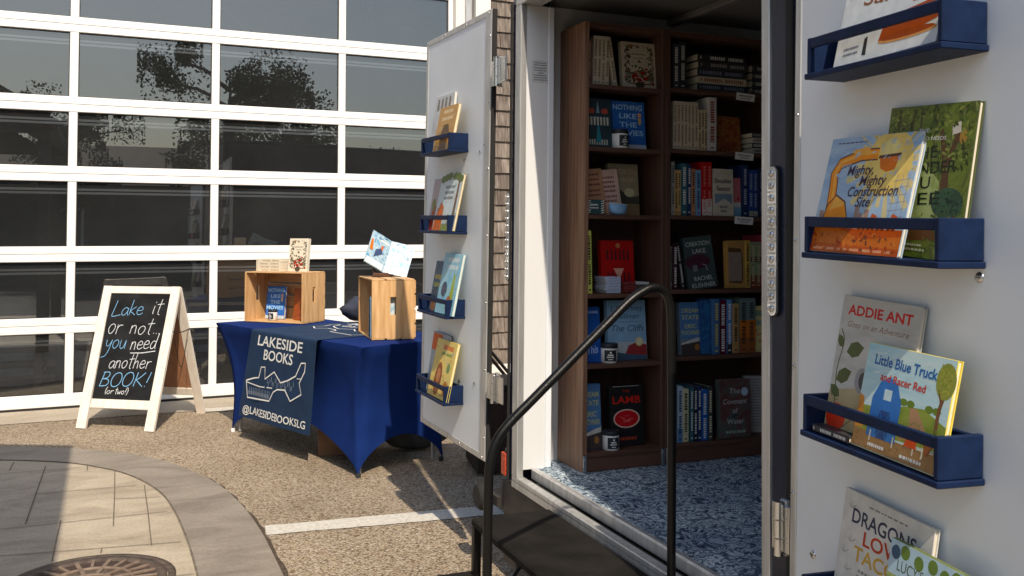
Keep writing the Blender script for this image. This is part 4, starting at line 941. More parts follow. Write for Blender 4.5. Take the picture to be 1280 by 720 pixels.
def face_out(label, x0, x1, y, z0, h, t, cm, art, lean=.12, roll=0., turn=0., w=None, spine=None, hard=True, name='novel', group=None):
    return book(name, label, TM @ T(((x0+x1)/2, y, z0+.001)) @ RZ(turn) @ RY(roll) @ RX(-lean), w or (x1-x0), h, t, cm, art, spine, group=group, hard=hard)
def spine_out(label, x0, x1, y, z0, h, c, fg, seed, roll=0., d=.14, group=None, bands=(), hard=True, name='novel'):
    t = x1-x0
    return book(name, label, TM @ T(((x0+x1)/2, y+d/2, z0+.001)) @ RY(roll) @ RZ(math.pi/2), d, h, t, c, None, spine_marks(fg, seed, bands), group=group, hard=hard)
def lay(label, x0, x1, y, z, t, c, fg, seed, d=.15, group=None):
    return book('novel', label, TM @ T((x0, y+d/2, z+t/2+.0005)) @ RY(math.pi/2) @ RZ(math.pi/2), d, x1-x0, t, c, None, spine_marks(fg, seed), group=group)
cr_b = ink(.56, .50, .40); red = ink(.40, .02, .025); tan = ink(.50, .33, .16); teal = ink(.05, .12, .15); navy = ink(.02, .035, .10); blue = ink(.04, .12, .36)
grp = 'cream spines on the top shelf of the narrow bookcase'
for k in range(4): spine_out('cream paperback spine in the upright row on the narrow bookcase top shelf', .276+k*.0185, .294+k*.0185, -.10, S1[5], .205, cr_b, ink(.2, .15, .1), 50+k, .02, group=grp, hard=False)
spine_out('cream paperback leaning against the row on the narrow bookcase top shelf', .372, .391, -.10, S1[5], .205, cr_b, ink(.2, .15, .1), 60, -.17, hard=False)
spine_out('dusky red spine left of the cream row on the narrow bookcase top shelf', .251, .268, -.095, S1[5], .185, ink(.30, .16, .15), INK_C, 61, .02)
face_out('cream floral covered book facing out on the narrow bookcase top shelf', .423, .585, -.075, S1[5], .20, .028, cr_b, art_floral, .10, name='floral_book')
def art_dark(a, w, h):
    for i in range(7): a.poly([(-w*.4+i*w*.12, h*.45), (-w*.34+i*w*.12, h*.45), (-w*.33+i*w*.12, h*.62), (-w*.41+i*w*.12, h*.62)], ink(.55, .55, .5))
    for i in range(8): a.poly([(-w*.36+i*w*.09, h*.05), (-w*.31+i*w*.09, h*.05), (-w*.31+i*w*.09, h*.16), (-w*.36+i*w*.09, h*.16)], ink(.5, .5, .45))
    a.poly([(-w*.1, h*.1), (w*.1, h*.1), (w*.03, h*.45), (-w*.03, h*.45)], ink(.06, .22, .28)); a.disc(-w*.25, h*.74, w*.13, h*.06, ink(.4, .1, .08)); a.disc(w*.25, h*.74, w*.13, h*.06, ink(.4, .1, .08)); a.poly([(-w*.06, h*.7), (w*.06, h*.7), (0, h*.97)], ink(.25, .35, .38))
face_out('dark book with tall pale letters facing out beside the blue one, narrow bookcase second shelf', .248, .372, -.08, S1[4], .205, .028, ink(.03, .05, .06), art_dark, .10)
face_out('blue book with pale capital letters facing out on the narrow bookcase second shelf', .387, .545, -.06, S1[4], .205, .026, ink(.05, .14, .42), art_movies, .10)
tin(TM @ T((.404, -.098, S1[4]+.001)) @ RZ(.2), 'candle tin with a black label in front of the blue book, narrow bookcase second shelf')
def art_lines(fg, rows, bg=None):
    def f(a, w, h):
        if bg: a.rect(-w/2+.001, .001, w/2-.001, h-.001, bg)
        for i, z in enumerate(rows): a.marks(0, h*z, w*.66, h*.045, fg, seed=i+len(rows)*3)
    return f
face_out('brown book with rows of dark lettering at the left of the narrow bookcase third shelf', .272, .352, -.07, S1[3], .19, .022, ink(.42, .25, .17), art_lines(ink(.10, .04, .04), (.85, .74, .63, .5, .4)), .12, -.10, w=.09)
face_out('pale pink book with rows of small lettering, narrow bookcase third shelf', .345, .425, -.062, S1[3], .19, .02, ink(.58, .42, .36), art_lines(ink(.14, .06, .06), (.80, .70, .60, .5, .38, .28)), .12, -.10, w=.10)
def art_country(a, w, h):
    a.rect(-w/2+.001, .001, w/2-.001, h-.001, ink(.26, .23, .16)); gr = ink(.05, .05, .04)
    a.poly([(-w*.49, h*.22), (w*.49, h*.22), (w*.49, h*.38), (w*.2, h*.34), (0, h*.44), (-w*.25, h*.52), (-w*.49, h*.50)], gr); a.rect(-w*.49, h*.005, w*.49, h*.22, ink(.20, .15, .09)); a.disc(w*.18, h*.44, w*.17, h*.085, ink(.50, .47, .30))
    a.text('BROKEN', 0, h*.80, h*.14, ink(.42, .32, .22), w*.86, bold=.015); a.text('COUNTRY', 0, h*.65, h*.12, ink(.42, .32, .22), w*.86, bold=.012)
face_out('olive landscape covered book with a pale round seal, narrow bookcase third shelf', .386, .530, -.035, S1[3], .218, .026, ink(.20, .18, .13), art_country, .10)
def pouch(M, label, m, trim):
    b = B(); vs = []; n = 20
    for z, rx, ry in ((0, .026, .018), (.012, .037, .024), (.035, .042, .022), (.045, .041, .016), (.047, .040, .006)):
        for i in range(n): q_ = 2*math.pi*i/n; vs.append((rx*math.cos(q_), ry*math.sin(q_), z))
    b.add(vs, [(l*n+i, l*n+(i+1) % n, (l+1)*n+(i+1) % n, (l+1)*n+i) for l in range(4) for i in range(n)]+[tuple(range(n))[::-1], tuple(range(4*n, 5*n))], m, None, True)
    p = obj('small_pouch', b, None, M); tag(p, label, 'pouch')
    b = B(); b.tube([(.0415*math.cos(2*math.pi*i/n), .0185*math.sin(2*math.pi*i/n), .044) for i in range(n)], .0018, trim, 6, closed=True); obj('rim_piping', b, p)
pouch(TM @ T((.390, -.105, S1[3]+.001)) @ RY(.08), 'light blue quilted pouch on the narrow bookcase third shelf', ink(.26, .42, .62), ink(.6, .68, .75))
sb = thing('gift_box', 'dark teal box with white striped edges at the left of the narrow bookcase third shelf', 'box', TM @ T((.285, -.108, S1[3]+.001)) @ RZ(-.15))
b = B(); b.box(-.036, .036, -.012, .012, 0, .060, ink(.03, .06, .065), None, .002); obj('carton', b, sb)
b = B(); a = Art(b, T((0, -.012, 0)))
for x in (-.034, .022):
    for k in range(6): a.poly([(x, .003+k*.0095), (x+.012, .007+k*.0095), (x+.012, .0105+k*.0095), (x, .0065+k*.0095)], INK_W)
a.marks(-.006, .036, .03, .006, INK_W, seed=2); a.marks(-.006, .024, .034, .005, INK_W, seed=3); obj('box_print', b, sb)
spine_out('yellow green spine standing alone at the left of the narrow bookcase fourth shelf', .250, .272, -.115, S1[2], .255, ink(.52, .56, .20), INK_K, 70, -.03)
spine_out('thin dark spine behind the yellow one, narrow bookcase fourth shelf', .276, .290, -.06, S1[2], .225, ink(.05, .06, .07), INK_W, 71, -.02)
def art_red(a, w, h):
    dk = ink(.06, .015, .02); pk = ink(.62, .38, .30); r = random.Random(8)
    for row, z in ((0, .62), (1, .18)):
        for i in range(6): x = -w*.34+i*w*.125; a.poly([(x, h*z), (x+w*.07, h*z), (x+w*.06, h*(z+.20)), (x+w*.01, h*(z+.20))], dk)
    a.poly([(-w*.14, h*.46), (w*.18, h*.46), (w*.03, h*.24)], pk); a.line([(w*.03, h*.26), (w*.03, h*.05)], w*.03, pk); a.disc(w*.02, h*.90, w*.07, h*.05, ink(.4, .2, .1), 10)
face_out('red book with a pale cocktail glass on its cover, narrow bookcase fourth shelf', .345, .500, -.05, S1[2]+.0, .215, .028, ink(.34, .018, .028), art_red, .10)
grp = 'small blue white books stacked on the fourth shelf'
for k in range(6): lay('small pale blue book in the stack before the red cover, narrow bookcase fourth shelf', .331+random.uniform(-.004, .004), .398, -.122, S1[2]+.0012+k*.0112, .0105, ink(.48, .53, .66), ink(.3, .35, .5), 80+k, .10, grp)
for k in range(4): lay('dark red small book in the pile right of the pale stack, narrow bookcase fourth shelf', .415, .480+random.uniform(-.004, .004), -.10, S1[2]+.0012+k*.0112, .0105, ink(.13, .03, .03), ink(.3, .1, .1), 90+k, .10, 'small dark red books stacked on the fourth shelf')
lay('pale small book lying on dark ones at the right of the narrow bookcase fourth shelf', .482, .548, -.095, S1[2]+.034, .010, ink(.6, .62, .66), ink(.4, .4, .4), 95, .10)
lay('thick dark book lying under the single pale one, narrow bookcase fourth shelf', .485, .555, -.098, S1[2]+.001, .0325, ink(.06, .05, .05), ink(.2, .2, .2), 96, .10)
def art_this(a, w, h):
    lt = ink(.40, .50, .72); a.marks(0, h*.88, w*.8, h*.045, ink(.3, .4, .6), seed=4); a.text('This', w*.06, h*.16, h*.2, lt, w*.6, shear=.3, bold=.01, rot=.12); a.marks(w*.05, h*.40, w*.6, h*.09, lt, seed=6); a.disc(-w*.32, h*.68, w*.12, h*.06, ink(.5, .05, .05), 10)
face_out('deep blue book with sloping script at the left of the narrow bookcase fifth shelf', .246, .330, -.075, S1[1], .225, .03, ink(.025, .08, .30), art_this, .10, w=.082)
def art_cliffs(a, w, h):
    dk = ink(.04, .07, .12); a.rect(-w/2+.001, h*.30, w/2-.001, h-.001, ink(.26, .40, .56)); a.rect(-w/2+.001, .001, w/2-.001, h*.30, ink(.46, .50, .54)); a.poly([(-w*.1, h*.06), (w*.49, h*.03), (w*.49, h*.24), (w*.26, h*.30), (w*.02, h*.24)], ink(.26, .05, .055))
    a.poly([(-w*.49, .001), (w*.49, .001), (w*.49, h*.07), (0, h*.10), (-w*.49, h*.16)], ink(.06, .10, .16)); a.text('J. Courtney', 0, h*.83, h*.12, dk, w*.84); a.text('Sullivan', w*.02, h*.69, h*.12, dk, w*.6); a.rect(-w*.22, h*.63, w*.28, h*.636, dk)
    a.text('The Cliffs', w*.02, h*.48, h*.15, dk, w*.84, shear=.3); a.disc(w*.30, h*.30, w*.10, h*.075, ink(.66, .62, .36)); a.disc(w*.30, h*.30, w*.07, h*.052, ink(.72, .70, .5))
face_out('light blue sky covered book with italic title, narrow bookcase fifth shelf', .375, .557, -.055, S1[1], .248, .03, ink(.26, .40, .56), art_cliffs, .10)
tin(TM @ T((.359, -.098, S1[1]+.001)) @ RZ(-.3), 'white candle tin with a black lid on the narrow bookcase fifth shelf')
def art_dream(a, w, h):
    ye = ink(.50, .52, .28); a.rect(-w/2+.001, h*.30, w/2-.001, h-.001, ink(.10, .20, .38)); a.poly([(-w*.49, h*.18), (w*.49, h*.26), (w*.49, h*.34), (w*.1, h*.30), (-w*.49, h*.22)], ink(.55, .56, .54)); a.poly([(-w*.49, .002), (w*.49, .002), (w*.49, h*.26), (-w*.49, h*.19)], ink(.06, .05, .05)); a.disc(w*.25, h*.14, w*.12, h*.06, ink(.32, .17, .08), 10)
    for t, z, f in (('DREAM', .80, .8), ('STATE', .67, .8), ('ERIC', .50, .56), ('PUCHNER', .38, .88)): a.text(t, 0, h*z, h*.115, ye, w*f, bold=.014)
face_out('blue and black book with yellow capitals at the left of the narrow bookcase bottom shelf', .225, .335, -.07, S1[0], .262, .03, ink(.08, .15, .30), art_dream, .08, w=.165) if False else face_out('blue and black book with yellow capitals at the left of the narrow bookcase bottom shelf', .244, .336, -.07, S1[0], .262, .03, ink(.08, .15, .30), art_dream, .08, w=.092)
def art_lamb(a, w, h):
    rd = ink(.52, .06, .05); a.text('THE', 0, h*.88, h*.06, rd, w*.2); a.text('LAMB', 0, h*.70, h*.17, rd, w*.84, bold=.012); a.disc(-w*.02, h*.45, w*.40, h*.155, ink(.62, .48, .42), 22); a.disc(-w*.02, h*.45, w*.36, h*.135, ink(.42, .025, .04), 18); r = random.Random(3)
    for i in range(9): a.line([(r.uniform(-.25, .2)*w, h*r.uniform(.38, .52)), (r.uniform(-.25, .2)*w, h*r.uniform(.38, .52))], .002, ink(.58, .22, .20))
    a.marks(0, h*.10, w*.5, h*.05, ink(.35, .08, .05), seed=7); a.rect(-w*.4, h*.975, w*.4, h*.985, ink(.4, .4, .4))
face_out('black book with a red steak shaped picture on the narrow bookcase bottom shelf', .384, .540, -.065, S1[0], .248, .03, ink(.012, .012, .013), art_lamb, .10)
tin(TM @ T((.368, -.10, S1[0]+.001)) @ RZ(-.1), 'white candle tin with a black label on the narrow bookcase bottom shelf')

# wide bookcase
spine_out('dark spine at the far left of the wide bookcase top shelf', .650, .679, -.115, S2[5], .190, ink(.05, .05, .06), INK_W, 101)
spine_out('black spine with large pale letters on the wide bookcase top shelf', .682, .716, -.112, S2[5], .200, ink(.025, .03, .035), ink(.55, .57, .55), 102)
zz = S2[5]+.001
for k, (t, c, fg, lab) in enumerate(((.030, ink(.03, .04, .07), ink(.2, .25, .3), 'navy book at the bottom of the lying stack, wide bookcase top shelf'), (.030, ink(.52, .48, .40), ink(.25, .12, .08), 'cream spined book lying in the dark stack, wide bookcase top shelf'), (.033, ink(.035, .04, .055), ink(.2, .22, .3), 'dark slate book lying just above the cream spine, wide bookcase top shelf'), (.030, ink(.05, .05, .05), ink(.3, .3, .32), 'charcoal book lying second from the top of the stack, wide bookcase top shelf'), (.030, ink(.03, .03, .03), ink(.6, .6, .58), 'black book with white letters on top of the lying stack, wide bookcase top shelf'))):
    lay(lab, .770+.004*(k % 2), 1.032-.006*(k % 3), -.115, zz, t, c, fg, 110+k, .16); zz += t+.0012
zz = S2[5]+.001
for k in range(4): lay('dark book in the short lying stack at the right of the wide bookcase top shelf', 1.060, 1.168, -.105, zz, .032, (navy, ink(.04, .04, .045), teal, ink(.10, .10, .10))[k] if False else ink(.035, .04, .05), ink(.5, .5, .48), 120+k, .15, 'dark books stacked at the right of the top shelf'); zz += .0335
grp = 'cream paperback spines on the second shelf of the wide bookcase'
for k in range(7): spine_out('tall cream paperback spine in the row on the wide bookcase second shelf', .652+k*.0175, .669+k*.0175, -.115, S2[4], .205, cr_b, ink(.25, .16, .12), 130+k, group=grp, hard=False)
for k in range(3): spine_out('shorter cream paperback spine beside the tall row, wide bookcase second shelf', .7755+k*.0155, .7905+k*.0155, -.115, S2[4], .176, ink(.56, .48, .34), INK_K, 140+k, group='shorter cream paperbacks on the second shelf', hard=False)
spine_out('thick white spine at the right end of the cream row, wide bookcase second shelf', .823, .866, -.118, S2[4], .232, ink(.58, .56, .54), ink(.25, .06, .06), 143)
face_out('rust and gold floral patterned book facing out on the wide bookcase second shelf', .892, 1.030, -.06, S2[4], .165, .03, ink(.30, .12, .06), art_pat((.34, .18, .07), (.20, .03, .035)), .16, .04)
zz = S2[4]+.001
for k, (c, fg) in enumerate(((ink(.5, .5, .5), INK_K), (ink(.05, .05, .06), INK_W), (ink(.55, .55, .53), ink(.3, .1, .1)), (ink(.06, .06, .065), ink(.3, .3, .3)))): lay(('grey book at the bottom of', 'black book second in', 'pale book third in', 'charcoal book on top of')[k]+' the lying stack right on the wide bookcase second shelf', 1.055, 1.168, -.115, zz, .022, c, fg, 150+k, .14); zz += .023
X3 = [(.6445, .660, .226, ink(.40, .40, .37), 'pale grey spine at the far left'), (.6615, .676, .192, tan, 'tan spine second from the left'), (.677, .691, .192, ink(.55, .40, .22), 'ochre spine beside the tan one'), (.694, .722, .222, teal, 'wide dark teal spine'), (.7245, .742, .218, navy, 'navy spine beside the teal one'), (.7445, .763, .200, ink(.42, .24, .16), 'salmon brown spine'), (.766, .791, .196, ink(.22, .34, .50), 'light blue landscape spine')]
for i, (x0, x1, h, c, lab) in enumerate(X3): spine_out(lab+' on the wide bookcase third shelf', x0, x1, -.112, S2[3], h, c, (INK_K, INK_K, INK_K, INK_W, INK_W, INK_K, navy)[i], 160+i)
for k in range(2): spine_out('bright red spine with a white foot in the pair on the wide bookcase third shelf', .795+k*.0255, .8195+k*.0255, -.115, S2[3], .231, red, ink(.55, .2, .18), 170+k, bands=((0.005, .31, ink(.62, .60, .58)),), group='red spines on the third shelf')
def art_shoulder(a, w, h):
    dk = ink(.025, .025, .03); a.text('Shoulder', 0, h*.70, h*.13, dk, w*.84, bold=.02); a.text('Season', 0, h*.54, h*.13, dk, w*.64, bold=.02); a.poly([(-w*.42, h*.25), (w*.42, h*.25), (w*.42, h*.47), (-w*.42, h*.47)], ink(.20, .27, .33)); a.poly([(-w*.42, h*.25), (w*.42, h*.25), (w*.04, h*.37)], ink(.58, .54, .47)); a.marks(0, h*.17, w*.4, h*.05, ink(.15, .15, .15), seed=2); a.marks(0, h*.08, w*.3, h*.05, ink(.15, .15, .15), seed=3); a.rect(-w*.3, h*.90, w*.3, h*.905, ink(.3, .3, .3))
face_out('cream book with black title and blue hill picture facing out, wide bookcase third shelf', .852, .958, -.105, S2[3], .204, .025, ink(.58, .54, .46), art_shoulder, .04)
def art_pink(a, w, h): a.rect(-w/2, 0, w/2, h*.24, ink(.20, .36, .50)); a.rect(-w/2, h*.24, w/2, h*.36, ink(.5, .5, .52)); a.rect(-w/2, h*.36, w/2, h, ink(.46, .18, .20)); a.rect(w*.05, h*.42, w*.25, h*.5, ink(.3, .03, .06))
face_out('pink and blue book tucked beside the cream title, wide bookcase third shelf', .960, 1.000, -.10, S2[3], .168, .02, ink(.46, .18, .20), art_pink, .04)
spine_out('dark blue spine right of the pink book, wide bookcase third shelf', 1.006, 1.034, -.112, S2[3], .226, navy, ink(.4, .45, .55), 180)
for k in range(2): spine_out('rich blue spine with a square mark at its foot, wide bookcase third shelf', 1.040+k*.024, 1.063+k*.024, -.112, S2[3], .206, ink(.03, .06, .22), ink(.30, .34, .50), 181+k, bands=((.01, .12, ink(.35, .38, .30)),), group='rich blue spines on the third shelf')
spine_out('blue black spine at the right end of the wide bookcase third shelf', 1.092, 1.125, -.112, S2[3], .215, ink(.02, .03, .07), ink(.2, .25, .4), 184)
spine_out('thin grey spine at the far left of the wide bookcase fourth shelf', .6445, .654, -.105, S2[2], .18, ink(.28, .26, .25), INK_K, 190)
spine_out('maroon black spine with white letters, wide bookcase fourth shelf', .659, .680, -.105, S2[2], .192, ink(.05, .018, .022), INK_W, 191)
spine_out('dark spine leaning left of the charcoal cover, wide bookcase fourth shelf', .712, .728, -.09, S2[2], .20, ink(.04, .04, .045), INK_W, 192, -.16)
def art_creation(a, w, h):
    lt = ink(.52, .55, .54); a.disc(-w*.1, h*.52, w*.44, h*.14, ink(.07, .025, .04)); a.text('CREATION', -w*.02, h*.82, h*.12, lt, w*.86, bold=.01); a.text('LAKE', w*.0, h*.68, h*.12, lt, w*.46, bold=.01); a.text('RACHEL', w*.02, h*.16, h*.115, lt, w*.66, bold=.012); a.text('KUSHNER', w*.0, h*.03, h*.115, lt, w*.84, bold=.012); a.rect(-w*.3, h*.34, -w*.14, h*.46, ink(.16, .17, .19)); a.line([(w*.05, h*.46), (w*.16, h*.44), (w*.2, h*.33)], .0025, lt)
face_out('charcoal book with large grey capitals tilted on the wide bookcase fourth shelf', .750, .890, -.085, S2[2], .225, .028, ink(.055, .075, .075), art_creation, .10, -.11, w=.142)
def art_tan(a, w, h): a.rect(-w/2+.002, .002, w/2-.002, h-.002, ink(.38, .24, .11)); a.poly([(-w*.44, h*.12), (w*.30, h*.10), (w*.38, h*.2), (w*.38, h*.72), (w*.28, h*.84), (-w*.44, h*.86)], ink(.09, .055, .03)); a.rect(-w*.44, h*.15, w*.31, h*.76, ink(.27, .22, .19)); [a.marks(-w*.07, h*(.70-.055*i), w*.6, h*.012, ink(.16, .13, .11), seed=i) for i in range(9)]
face_out('tan book with a dark framed panel facing out on the wide bookcase fourth shelf', .930, 1.020, -.10, S2[2], .205, .03, ink(.38, .24, .11), art_tan, .05)
spine_out('golden tan spine beside the framed cover, wide bookcase fourth shelf', 1.022, 1.046, -.112, S2[2], .208, ink(.50, .34, .13), INK_K, 195)
for k in range(2): spine_out('sage green spine with a dark band in the pair, wide bookcase fourth shelf', 1.049+k*.0285, 1.0765+k*.0285, -.112, S2[2], .202, ink(.24, .28, .19), ink(.5, .46, .3), 196+k, bands=((.0, .28, ink(.16, .05, .035)), (.56, .68, ink(.08, .06, .05))), group='sage green spines on the fourth shelf')
spine_out('dull red spine at the right end of the wide bookcase fourth shelf', 1.107, 1.128, -.115, S2[2], .232, ink(.28, .05, .07), INK_C, 199)
def art_grey(a, w, h): art_dream(a, w, h)
face_out('grey blue book with yellow capitals at the left of the wide bookcase fifth shelf', .705, .812, -.085, S2[1], .222, .028, ink(.16, .20, .24), art_dream, .10)
face_out('deep blue book with a plain cover leaning on the wide bookcase fifth shelf', .800, .850, -.095, S2[1], .232, .02, ink(.03, .08, .22), art_pat((.03, .08, .22), (.05, .16, .34)), .05)
spine_out('blue spine with large yellow letters, wide bookcase fifth shelf', .853, .883, -.118, S2[1], .236, ink(.07, .14, .28), ink(.55, .52, .2), 201)
spine_out('crimson black spine with a white star, wide bookcase fifth shelf', .888, .922, -.112, S2[1], .230, ink(.09, .012, .03), INK_W, 202)
spine_out('sky blue spine with a dark foot, wide bookcase fifth shelf', .926, .952, -.112, S2[1], .232, ink(.12, .25, .50), INK_W, 203, bands=((.0, .2, ink(.03, .04, .05)),))
spine_out('tan paperback spine between sky blue and grey green, wide bookcase fifth shelf', .955, .986, -.114, S2[1], .214, ink(.40, .26, .14), INK_K, 204)
for k in range(2): spine_out('grey green spine fading to orange in the pair, wide bookcase fifth shelf', .992+k*.042, 1.033+k*.042, -.112, S2[1], .236, ink(.14, .19, .19), INK_K, 205+k, bands=((.0, .28, ink(.28, .11, .05)), (.28, .6, ink(.50, .17, .06))), group='grey green spines on the fifth shelf')
def art_yel(a, w, h): a.marks(-w*.1, h*.78, w*.7, h*.12, ink(.12, .25, .2), seed=3); a.marks(-w*.05, h*.58, w*.8, h*.11, ink(.12, .25, .3), seed=4); a.line(catmull([(-w*.4, h*.5), (-w*.35, h*.36), (-w*.2, h*.40), (0, h*.36), (w*.2, h*.44), (w*.3, h*.36)]), .004, ink(.5, .1, .06)); a.marks(0, h*.2, w*.6, h*.06, ink(.4, .2, .1), seed=5)
face_out('pale yellow book with red script at the right of the wide bookcase fifth shelf', 1.077, 1.165, -.10, S2[1], .20, .02, ink(.60, .54, .30), art_yel, .05)
X6 = [(.650, .676, .24, ink(.10, .13, .18), INK_W, 'slate spine at the far left'), (.679, .703, .235, ink(.40, .50, .58), navy, 'pale blue and white spine'), (.705, .733, .222, ink(.56, .54, .38), INK_K, 'cream yellow spine'), (.741, .757, .228, teal, INK_W, 'dark teal thin spine'), (.758, .777, .230, ink(.02, .025, .04), INK_W, 'black spine with white letters'), (.778, .797, .229, navy, INK_W, 'navy spine with white letters'), (.799, .828, .214, ink(.04, .12, .38), INK_W, 'royal blue spine'), (.831, .853, .226, ink(.05, .06, .055), INK_C, 'dark green black spine')]
for i, (x0, x1, h, c, fg, lab) in enumerate(X6): spine_out(lab+' on the wide bookcase bottom shelf', x0, x1, -.112, S2[0], h, c, fg, 210+i, bands=((.0, .25, ink(.12, .22, .38)),) if i == 1 else ())
def art_water(a, w, h):
    lt = ink(.58, .58, .55); a.rect(-w/2+.001, .001, w/2-.001, h-.001, printed('print_water', [(.03, .04, .045), (.10, .11, .10), (.13, .05, .05), (.05, .06, .06)], 14))
    for t, z, f in (('The', .76, .34), ('Covenant', .58, .78), ('of', .42, .18), ('Water', .24, .54)): a.text(t, 0, h*z, h*.125, lt, w*f, shear=.15)
    a.marks(0, h*.08, w*.66, h*.045, ink(.35, .42, .35), seed=6); a.disc(w*.32, h*.78, w*.12, h*.075, ink(.42, .55, .66)); a.disc(w*.32, h*.78, w*.09, h*.055, ink(.55, .66, .74))
face_out('grey green book with white italic title and a pale blue seal, wide bookcase bottom shelf', .893, 1.052, -.10, S2[0], .248, .03, ink(.10, .11, .10), art_water, .06)
def art_page(a, w, h): a.rect(-w*.48, .002, w*.48, h*.99, ink(.42, .40, .38)); [a.marks(0, h*(.92-.05*i), w*.8, h*.014, ink(.16, .15, .15), seed=i+9) for i in range(17)]
face_out('book showing a printed grey back cover at the right of the wide bookcase bottom shelf', 1.068, 1.165, -.05, S2[0], .25, .02, ink(.10, .11, .12), art_page, .08, turn=-.35)

# ------------------------------------------------------------------ picture books in the door racks
def on_door(DM, sgn, label, u0, u1, v0, h, nb, nt_, t, cm, art, roll=0., turn=0., spine=None, hard=True):
    lean = math.asin(max(-.5, min(.5, (nb-nt_)/h))); xc = sgn*(u0+u1)/2
    return book('picture_book', label, TM @ DM @ T((xc, -nb+t/2, v0)) @ RZ(turn) @ RY(roll) @ RX(-lean), abs(u1-u0), h, t, cm, art, spine, hard=hard)
def grad_sky(key, cols): return printed(key, cols, 5, stretch=(1, 1, 4))
def art_sail(a, w, h):
    br = ink(.22, .10, .05); a.poly([(-w*.46, h*.62), (-w*.30, h*.60), (-w*.24, h*.86), (-w*.40, h*.97), (-w*.47, h*.8)], ink(.62, .36, .12)); a.text('Sai', -w*.16, h*.50, h*.20, br, w*.26, bold=.01, rot=-.1); a.poly([(w*.02, h*.58), (w*.12, h*.52), (w*.22, h*.62), (w*.18, h*.86), (w*.06, h*.86)], ink(.27, .14, .08)); a.poly([(w*.22, h*.4), (w*.46, h*.4), (w*.46, h*.66), (w*.40, h*.74), (w*.30, h*.52)], ink(.52, .22, .07)); a.poly([(w*.24, h*.68), (w*.40, h*.66), (w*.44, h*.88), (w*.28, h*.9)], ink(.22, .22, .24))
    a.poly([(-w*.05, h*.14), (w*.10, h*.10), (w*.48, h*.20), (w*.48, h*.38), (w*.1, h*.34), (-w*.02, h*.28)], ink(.34, .09, .035)); a.disc(w*.22, h*.13, w*.27, h*.035, ink(.55, .30, .14)); a.disc(w*.22, h*.145, w*.25, h*.03, ink(.30, .08, .03)); a.poly([(-w*.42, h*.32), (-w*.2, h*.36), (-w*.1, h*.30), (-w*.2, h*.26)], ink(.18, .20, .22))
    a.marks(-w*.33, h*.14, w*.16, h*.018, ink(.15, .15, .2), seed=2); a.marks(-w*.33, h*.09, w*.16, h*.018, ink(.15, .15, .2), seed=3); a.poly([(-w*.20, h*.06), (-w*.16, h*.05), (-w*.17, h*.22), (-w*.2, h*.2)], ink(.03, .03, .03))
on_door(DR, 1, 'off white picture book with brown and orange shapes, right door highest rack', .255, .545, 1.327, .235, .083, .03, .011, ink(.66, .68, .68), art_sail, -.02)
